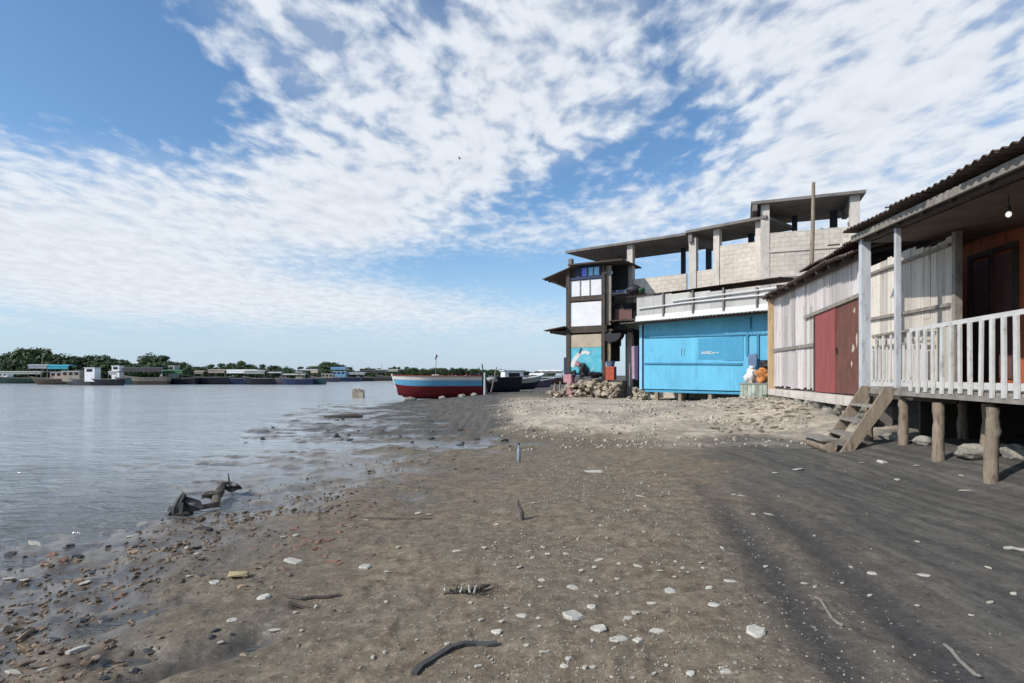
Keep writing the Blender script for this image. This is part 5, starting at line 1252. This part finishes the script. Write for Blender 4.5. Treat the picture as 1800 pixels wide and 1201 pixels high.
SM = [(1118, 1078, 20, 9), (1105, 1088, 20, 12), (1144, 1062, 22, 5), (882, 1094, 11, 10), (845, 1091, 13, 9), (925, 1136, 11, 12), (1042, 1174, 10, 16), (1041, 1128, 8, 14), (1075, 1192, 8, 14), (1113, 1193, 8, 12), (1150, 1186, 14, 6), (1171, 1171, 9, 10),
 (840, 1173, 19, 7), (958, 1148, 24, 8), (952, 1021, 16, 10), (950, 1033, 10, 6), (963, 975, 11, 9), (995, 975, 13, 7), (1052, 986, 20, 8), (1045, 998, 10, 8), (1022, 1004, 8, 7), (913, 998, 9, 12), (1040, 1022, 10, 7), (1085, 1019, 9, 7), (1120, 996, 8, 14), (1160, 1004, 12, 4), (852, 964, 11, 8), (787, 1133, 12, 12),
 (1414, 1027, 15, 8), (1529, 1048, 14, 5), (1346, 997, 10, 8), (1613, 953, 9, 7), (1738, 999, 11, 10), (1782, 1045, 13, 9), (1740, 1060, 10, 15), (1707, 1083, 10, 7), (1613, 1066, 9, 7), (1363, 832, 11, 4), (1325, 905, 14, 6), (1352, 905, 10, 10), (1577, 844, 10, 4), (1611, 819, 11, 6), (1515, 814, 10, 5), (1690, 837, 12, 4), (1696, 863, 24, 5), (1269, 964, 7, 9),
 (1496, 998, 9, 6), (1480, 1026, 6, 6), (1232, 990, 8, 6), (1290, 870, 8, 5), (1200, 1000, 9, 6), (1186, 1015, 9, 5), (500, 945, 10, 8), (520, 942, 13, 10), (332, 1014, 12, 8), (483, 1109, 26, 8), (387, 1131, 15, 8), (23, 1184, 36, 12), (75, 1179, 20, 10), (15, 1018, 30, 10), (43, 1021, 22, 10), (148, 1026, 20, 10), (233, 919, 18, 8), (230, 944, 14, 9), (345, 974, 9, 7), (328, 964, 9, 5), (530, 1110, 9, 7), (520, 1078, 10, 6), (555, 1068, 12, 6), (62, 957, 42, 10), (700, 963, 9, 6), (756, 905, 10, 8), (735, 903, 10, 8), (645, 915, 7, 5), (873, 923, 9, 9), (940, 885, 9, 7), (955, 963, 8, 8), (930, 970, 8, 7), (1125, 873, 20, 5), (1098, 866, 10, 5), (1085, 1045, 9, 7), (890, 1070, 10, 5), (827, 1061, 11, 6), (680, 1006, 10, 5), (733, 1126, 7, 8), (745, 1148, 9, 6), (1012, 1103, 7, 8), (948, 1102, 9, 8), (946, 1088, 9, 8), (1066, 1041, 7, 5), (1105, 1042, 6, 6)]
shp = None
for i in range(5):
    b = MB(); b.chip((0, 0, 0), 1.0, .72, .26, rz=0, tilt=.12); SM_o = b.build('shell_fragment', M['shell'], origin=(0, 0, 0))
    shp = (shp or []) + [SM_o]
usedm = [False] * 5
def put(lst, usedl, x, y, z, sx, sy, sz, label, cat, group, rz=None):
    k = R.randrange(len(lst)); o = lst[k]
    if usedl[k]: o = o.copy(); COL.objects.link(o)
    usedl[k] = True
    o.location = (x, y, z); o.scale = (sx, sy, sz); o.rotation_euler = (R.uniform(-.15, .15), R.uniform(-.15, .15), R.uniform(0, 6.28) if rz is None else rz)
    return tag(o, label, cat, group)
for (px, py, w, h) in SM:
    x, y, z = hit(px, py); s = y / F
    put(shp, usedm, x, y, z + .004, w * s * 1.05, max(h * s * y / H * .7, w * s * .6), min(.04, w * s) * R.uniform(.4, .8), 'small bleached shell fragment lying on the mud', 'shell', 'small shell fragments on the mud', R.uniform(-.5, .5) if w > 12 else None)
for i in range(120):
    y = R.uniform(2.4, 9); x = R.uniform(-.9, .85) + (.19 * y if R.random() < .8 else R.uniform(0, .6) * y) - .2
    if x > 5: continue
    w = R.uniform(.018, .042); put(shp, usedm, x, y, gz(x, y) + .003, w, w * R.uniform(.6, 1.1), w, 'small bleached shell fragment lying on the mud', 'shell', 'small shell fragments on the mud')
# broken bricks
def brick_mesh():
    bm = MB(); f0 = Fac((0, 0), D=(1, 0))
    bm.rock((0, 0, .1), .5, R.uniform(0, 50), 2, 1.0, (1.1, .8, .55)); return bm
brk = [brick_mesh().build('brick_fragment', M['brick'], origin=(0, 0, 0)) for _ in range(5)]; ub = [False] * 5
for (px, py, w) in ((547, 950, 24), (562, 953, 26), (575, 948, 22), (530, 957, 16), (541, 963, 18), (556, 966, 20), (597, 924, 22), (585, 960, 16), (580, 988, 24), (593, 990, 22), (573, 978, 16), (518, 930, 16), (508, 972, 14), (483, 960, 14), (487, 955, 10), (600, 935, 14), (520, 965, 12), (560, 938, 14), (446, 962, 12), (612, 950, 10), (536, 945, 13),
                  (232, 1028, 20), (222, 1042, 22), (212, 1050, 16), (205, 1068, 20), (95, 975, 22), (110, 985, 18), (80, 990, 16), (190, 900, 10), (228, 900, 10), (143, 893, 12), (780, 748, 8), (810, 752, 10), (826, 756, 9)):
    x, y, z = hit(px, py); s = y / F
    put(brk, ub, x, y, z - .15 * w * s, w * s, w * s * R.uniform(.7, 1.1), w * s * R.uniform(.5, .9), 'broken red brick fragment lying on the wet mud', 'brick', 'broken bricks on the mud')
# dark wet stones
stn = [MB().rock((0, 0, .15), .5, i * 3.1, 2, .5, (1, .85, .62)).build('dark_stone', M['wetstone'], origin=(0, 0, 0)) for i in range(5)]; us = [False] * 5
for (px, py, w) in ((357, 930, 26), (133, 980, 26), (40, 1114, 30), (12, 1106, 28), (90, 1124, 32), (43, 1168, 36), (187, 1089, 30), (263, 1142, 24), (160, 1010, 18), (120, 960, 20), (20, 975, 30), (380, 1108, 24), (372, 1120, 18), (407, 1114, 14), (277, 1160, 12), (355, 1012, 18), (490, 1002, 12), (758, 772, 14), (813, 774, 14), (838, 772, 12), (592, 768, 18), (575, 770, 14), (615, 765, 12), (60, 1080, 20), (110, 1045, 18), (250, 950, 14), (275, 935, 12), (205, 935, 14), (190, 960, 12), (170, 925, 12), (320, 1030, 12), (100, 1015, 14), (8, 1150, 26), (140, 1090, 18), (300, 1110, 14), (235, 1180, 22), (180, 1190, 20)):
    x, y, z = hit(px, py); s = y / F
    put(stn, us, x, y, z - .18 * w * s, w * s * R.uniform(.8, 1.4), w * s * R.uniform(.6, 1), w * s * R.uniform(.5, .9), 'small dark wet stone at the edge of the water', 'stone', 'dark stones along the water edge')
for i in range(70):
    px, py = R.uniform(420, 900), R.uniform(712, 792)
    x, y, z = hit(px, py)
    w = R.choice((.06, .09, .13, .18)) * R.uniform(.7, 1.3)
    put(stn, us, x, y, max(z, ZW - .03) - .1 * w, w * R.uniform(1, 1.8), w * R.uniform(.6, 1), w * R.uniform(.4, .9), 'small dark wet stone at the edge of the water', 'stone', 'dark stones along the water edge')
# loose gravel and grit: nobody could count it
mb = MB()
for i in range(2400):
    y = 2.2 + 7.5 * R.random() ** 1.5; s = R.gauss(.9, .8)
    x = lerp_table(SHORE, y) + s
    if abs(x) > y * .95 + .3 or s < -.5: continue
    if noise.noise(Vector((x * 1.1, y * 1.1, 2))) < -.12: continue
    r = R.uniform(.004, .013) * (2.2 if R.random() < .1 else 1)
    mb.rock((x, y, gz(x, y) + r * .15), r, i, 1, .9, (1.3, .9, .55))
tag(mb.build('gravel', mat('beach_gravel', (.15, .115, .085), .75, (.06, .05, .042), .6, 9, var=.35, island=.65)), 'small brown and grey gravel along the wet edge of the beach', 'gravel', kind='stuff')
mb = MB()
for i in range(5200):
    y = 2.2 + 9.0 * R.random() ** 1.4; x = R.gauss(.1, .62) + .13 * y + R.uniform(-.3, .3)
    if R.random() < .10: x = R.uniform(-.9, .95) * y
    if x - lerp_table(SHORE, y) < .7: continue
    if noise.noise(Vector((x * .9, y * .9, 7))) < -.05 and R.random() < .8: continue
    w = R.uniform(.005, .016) * (1.5 if R.random() < .1 else 1)
    mb.chip((x, y, gz(x, y) + .001), w, w * R.uniform(.5, .9), w * .25, tilt=.3)
tag(mb.build('shell_grit', mat('shell_grit', (.30, .275, .225), .85, (.2, .17, .14), .6, 12, var=.25, island=.35)), 'crushed shell grit spread over the brown middle of the beach', 'shell grit', kind='stuff')
mb = MB()
for i in range(3400):
    y = R.uniform(10.5, 27); x = R.uniform(-.5, 9)
    if x - lerp_table(SHORE, y) < 1.6 or x > .47 * y + .6: continue
    if noise.noise(Vector((x * .6, y * .6, 3))) < -.1: continue
    w = R.uniform(.02, .085) * (1.7 if R.random() < .06 else 1)
    mb.chip((x, y, gz(x, y) + .004), w, w * R.uniform(.6, 1), w * .35, tilt=.35)
tag(mb.build('shell_bank', mat('shell_bank', (.33, .30, .245), .9, (.16, .14, .12), .7, 5, var=.3, island=.5)), 'pale broken shells and stones heaped before the shacks', 'shell heap', kind='stuff')
mb = MB()
for i in range(420):
    u = R.uniform(12.5, 21.5); q = ray(1290, 700, u); x = q.x + R.uniform(-.4, 2.6) + (u - 14) * .05; y = u + R.uniform(-1, 1)
    if x > .53 * y: continue
    w = R.uniform(.03, .11); mb.rock((x, y, gz(x, y) + w * .1), w, i, 1, .9, (1.2, .9, .5))
tag(mb.build('rubble_spill', mat('rubble_spill', (.27, .235, .185), .95, (.13, .11, .09), .6, 4, var=.3, island=.4)), 'loose tan stones spilling down in front of the bamboo hut', 'rubble', kind='stuff')
mb = MB()
for i in range(1500):
    f = R.random(); y = 2.3 + 5.2 * f ** 1.2; s = R.gauss(1.25 - .5 * f, .5); x = lerp_table(SHORE, y) + s
    if abs(x) > y * .95 + .3 or s < -.2: continue
    if noise.noise(Vector((x * 1.6, y * 1.6, 12))) < .0: continue
    w = R.uniform(.012, .05) * (1.6 if R.random() < .08 else 1)
    if R.random() < .5: mb.chip((x, y, gz(x, y) + .003), w * 1.3, w * R.uniform(.4, .8), w * .2, tilt=.5)
    else: mb.rock((x, y, gz(x, y)), w * .45, i, 1, 1.1, (1.5, .9, .6))
tag(mb.build('tide_litter', mat('tide_litter', (.17, .12, .08), .8, (.07, .055, .04), .7, 8, var=.4, island=.6)), 'brown leaves, clay crumbs and litter left by the tide along the wet edge', 'litter', kind='stuff')
# driftwood stump in the shallows
x, y, z = hit(322, 905); dw = thing('driftwood_stump', (x + .2, y, z), 'rotten black driftwood trunk lying at the edge of the water', 'driftwood')
s = y / F
mb = MB(); mb.tube([(x - 14 * s, y - .02, z - .02), (x - 4 * s, y, z + 20 * s), (x + 2 * s, y, z + 40 * s)], [15 * s, 9 * s, 3 * s], 10, smooth=False); mb.tube([(x, y, z + 26 * s), (x + 18 * s, y + .03, z + 20 * s), (x + 34 * s, y + .02, z + 12 * s)], [8 * s, 6 * s, 2 * s], 9, smooth=False); mb.rock((x - 2 * s, y, z + 6 * s), 20 * s, 3, 2, .5, (1.1, .8, .8))
mb.v = [v + Vector((noise.noise(v * 9), noise.noise(v * 9 + Vector((3, 0, 0))), noise.noise(v * 9 + Vector((0, 7, 0))))) * .06 + Vector((noise.noise(v * 31), noise.noise(v * 31 + Vector((3, 0, 0))), noise.noise(v * 31 + Vector((0, 7, 0))))) * .03 for v in mb.v]
mb.build('root_end', M['wetstone'], dw)
x2, y2, z2 = hit(400, 872)
mb = MB(); mb.tube([(x + 10 * s, y, z + 8 * s), (x + 45 * s, y + .15, z + 12 * s), ((x + x2) / 2 + .1, (y + y2) / 2, z + 14 * s), (x2 - .06, y2, z2 + 24 * s)], [4 * s, 6 * s, 8 * s, 7 * s], 12, smooth=False)
mb.rock(((x + x2) / 2 + .06, (y + y2) / 2, z + 20 * s), 12 * s, 5, 2, .8, (1.9, .8, .5)); mb.v = [v + Vector((noise.noise(v * 11), noise.noise(v * 11 + Vector((3, 0, 0))), noise.noise(v * 16 + Vector((0, 7, 0))))) * .022 for v in mb.v]; mb.build('trunk', M['driftwood'], dw)
MB().rock((x2 + .02, y2, z2 + 20 * s), 15 * s, 8, 3, .7, (1.5, .8, .6)).build('broken_end', M['wetstone'], dw)
mb = MB(); mb.tube([(x2 + .02, y2, z2 + 26 * s), (x2 + .01, y2, z2 + 46 * s)], [.012, .006], 5); mb.build('splinter', M['driftwood'], dw)
# comb shaped wood, black strip, sticks, yellow scrap, bottle, grey wisp
x, y, z = hit(822, 1043); s = y / F; cw = thing('comb_wood', (x, y, z), 'dark comb shaped piece of rotten wood with pale teeth on the mud', 'driftwood')
mb = MB(); mb.tube([(x - 40 * s, y - .03, z + .012), (x - 5 * s, y, z + .02), (x + 22 * s, y + .03, z + .025), (x + 38 * s, y + .09, z + .02)], [.012, .016, .02, .008], 7); mb.build('spine', M['driftwood'], cw)
for i in range(9):
    a = x - 38 * s + i * 8.4 * s; MB().tube([(a, y - .02, z + .012), (a + R.uniform(-.01, .012), y - .03 + R.uniform(-.03, .03), z + R.uniform(.035, .07))], [.009, .005], 5).build('tooth', M['plaster'] if i in (0, 3, 5, 6) else M['driftwood'], cw)
def strip_path(pts, w, th, m, name, lab, cat):
    mb = MB(); prev = None; vs = []
    P = [Vector(hit(*p)) for p in pts]
    for i, p in enumerate(P):
        d = (P[min(i + 1, len(P) - 1)] - P[max(0, i - 1)]); nrm = Vector((-d.y, d.x, 0)).normalized() * w / 2
        up = Vector((0, 0, th)); p = p + Vector((0, 0, .004 + .006 * math.sin(i * 1.7)))
        vs += [p - nrm, p + nrm, p + nrm * .9 + up, p - nrm * .9 + up]
    fs = [(0, 1, 2, 3), tuple(4 * (len(P) - 1) + k for k in (3, 2, 1, 0))]
    for i in range(len(P) - 1):
        for k in range(4): fs.append((4 * i + k, 4 * i + (k + 1) % 4, 4 * i + 4 + (k + 1) % 4, 4 * i + 4 + k))
    mb.add(vs, fs); return tag(mb.build(name, M[m]), lab, cat)
M['rubber'] = mat('dusty_rubber', (.055, .054, .053), .85, (.1, .095, .085), .6, 8, var=.3)
strip_path([(728, 1188), (740, 1175), (757, 1163), (772, 1152), (792, 1142), (815, 1136), (838, 1133), (858, 1134), (874, 1134)], .035, .012, 'rubber', 'rubber_strip', 'curved dark rubber strip lying on the near mud', 'strip')
strip_path([(1433, 1052), (1442, 1058), (1452, 1072), (1462, 1087), (1472, 1098), (1481, 1104)], .012, .008, 'plank', 'thin_stick', 'thin bent pale stick between the two tyre tracks', 'stick')
strip_path([(1660, 1136), (1672, 1148), (1686, 1163), (1702, 1176), (1714, 1190), (1724, 1194)], .012, .01, 'plank', 'thin_stick', 'thin grey stick near the bottom right corner', 'stick')
strip_path([(1766, 966), (1780, 967), (1792, 968), (1812, 969)], .028, .015, 'plaster', 'white_stick', 'straight white stick at the right edge', 'stick')
strip_path([(505, 1052), (530, 1056), (552, 1058), (575, 1055), (596, 1048)], .016, .012, 'driftwood', 'dark_stick', 'dark crooked stick beside the narrow puddle', 'stick')
strip_path([(508, 1062), (528, 1063), (546, 1062)], .014, .012, 'driftwood', 'dark_stick', 'short dark stick lying below the crooked one', 'stick')
strip_path([(118, 1152), (135, 1147), (152, 1140)], .03, .014, 'plaster', 'pale_stick', 'short pale stick among dark stones at lower left', 'stick')
strip_path([(640, 912), (700, 914), (760, 913)], .012, .008, 'driftwood', 'thin_twig', 'thin twig lying right of the broken bricks', 'stick')
x, y, z = hit(420, 1016); s = y / F
mb = MB(); mb.box(Fac((x, y), D=(1, .15)), -17 * s, 14 * s, -.03, .03, z + 3 * s, z + 8 * s, .012); mb.box(Fac((x, y), D=(1, .15)), -14 * s, -9 * s, -.025, .025, z - .01, z + 3 * s, .004); mb.box(Fac((x, y), D=(1, .15)), 8 * s, 13 * s, -.025, .025, z - .01, z + 3 * s, .004)
tag(mb.build('yellow_scrap', M['yellow']), 'faded yellow plastic scrap standing on the mud', 'scrap')
x, y, z = hit(912, 812); s = y / F
bt = thing('plastic_bottle', (x, y, z), 'clear bluish plastic bottle standing upright in the mud', 'bottle')
M['pet'] = mat('bluish_plastic', (.26, .34, .42), .15, None, 0, 6, var=.1, spec=.6)
MB().tube([(x, y, z), (x, y, z + .02), (x, y, z + .19), (x, y, z + .24), (x, y, z + .27)], [.02, .03, .03, .014, .012], 12).build('body', M['pet'], bt)
MB().tube([(x, y, z + .271), (x, y, z + .295)], .02, 10).build('cap', M['navy'], bt)
x, y, z = hit(917, 914); s = y / F
tag(MB().tube([(x, y, z - .02), (x - 2 * s, y, z + 14 * s), (x - 8 * s, y + .01, z + 26 * s), (x - 7 * s, y + .01, z + 36 * s)], [.034, .028, .022, .008], 7, smooth=False).build('grey_stub', mat('grey_stub', (.15, .13, .11), .9, None, 0, 5, var=.3)), 'short grey stub standing in the brown mud', 'stub')
# bird high in the sky
p = ray(808, 279, 105); bd = thing('flying_bird', p, 'tiny dark bird gliding high in the sky', 'bird')
mb = MB(); mb.tube([p + Vector((-.2, 0, 0)), p, p + Vector((.22, 0, 0)), p + Vector((.34, 0, -.01))], [.03, .07, .06, .02], 8); mb.build('body', M['black_cloth'], bd)
for sgn in (-1, 1):
    a = [p + Vector((.1, 0, .03)), p + Vector((-.1, 0, .03)), p + Vector((-.2, sgn * .4, .16)), p + Vector((-.12, sgn * .75, .12)), p + Vector((.0, sgn * .45, .18))]
    MB().add(a + [q + Vector((0, 0, -.015)) for q in a], [(0, 1, 2, 3, 4), (9, 8, 7, 6, 5)] + [(i, (i + 1) % 5, 5 + (i + 1) % 5, 5 + i) for i in range(5)]).build('wing', M['black_cloth'], bd)


# ------------------------------------------------------------------ camera and output
cam = bpy.data.cameras.new('camera'); cam.sensor_width = 36.0; cam.lens = F / 1800 * 36.0
cam.shift_y = (HY - 600.5) / 1800.0; cam.clip_end = 20000; cam.clip_start = 0.05
co = bpy.data.objects.new('camera', cam); COL.objects.link(co); co.location = (0, 0, H); co.rotation_euler = (math.radians(90), 0, 0)
scene.camera = co
for o in scene.objects:
    if '_w' in o: del o['_w']
scene.render.engine = 'CYCLES'
scene.view_settings.view_transform = 'Standard'; scene.view_settings.look = 'None'
scene.view_settings.exposure = 0.0; scene.view_settings.gamma = 1.0
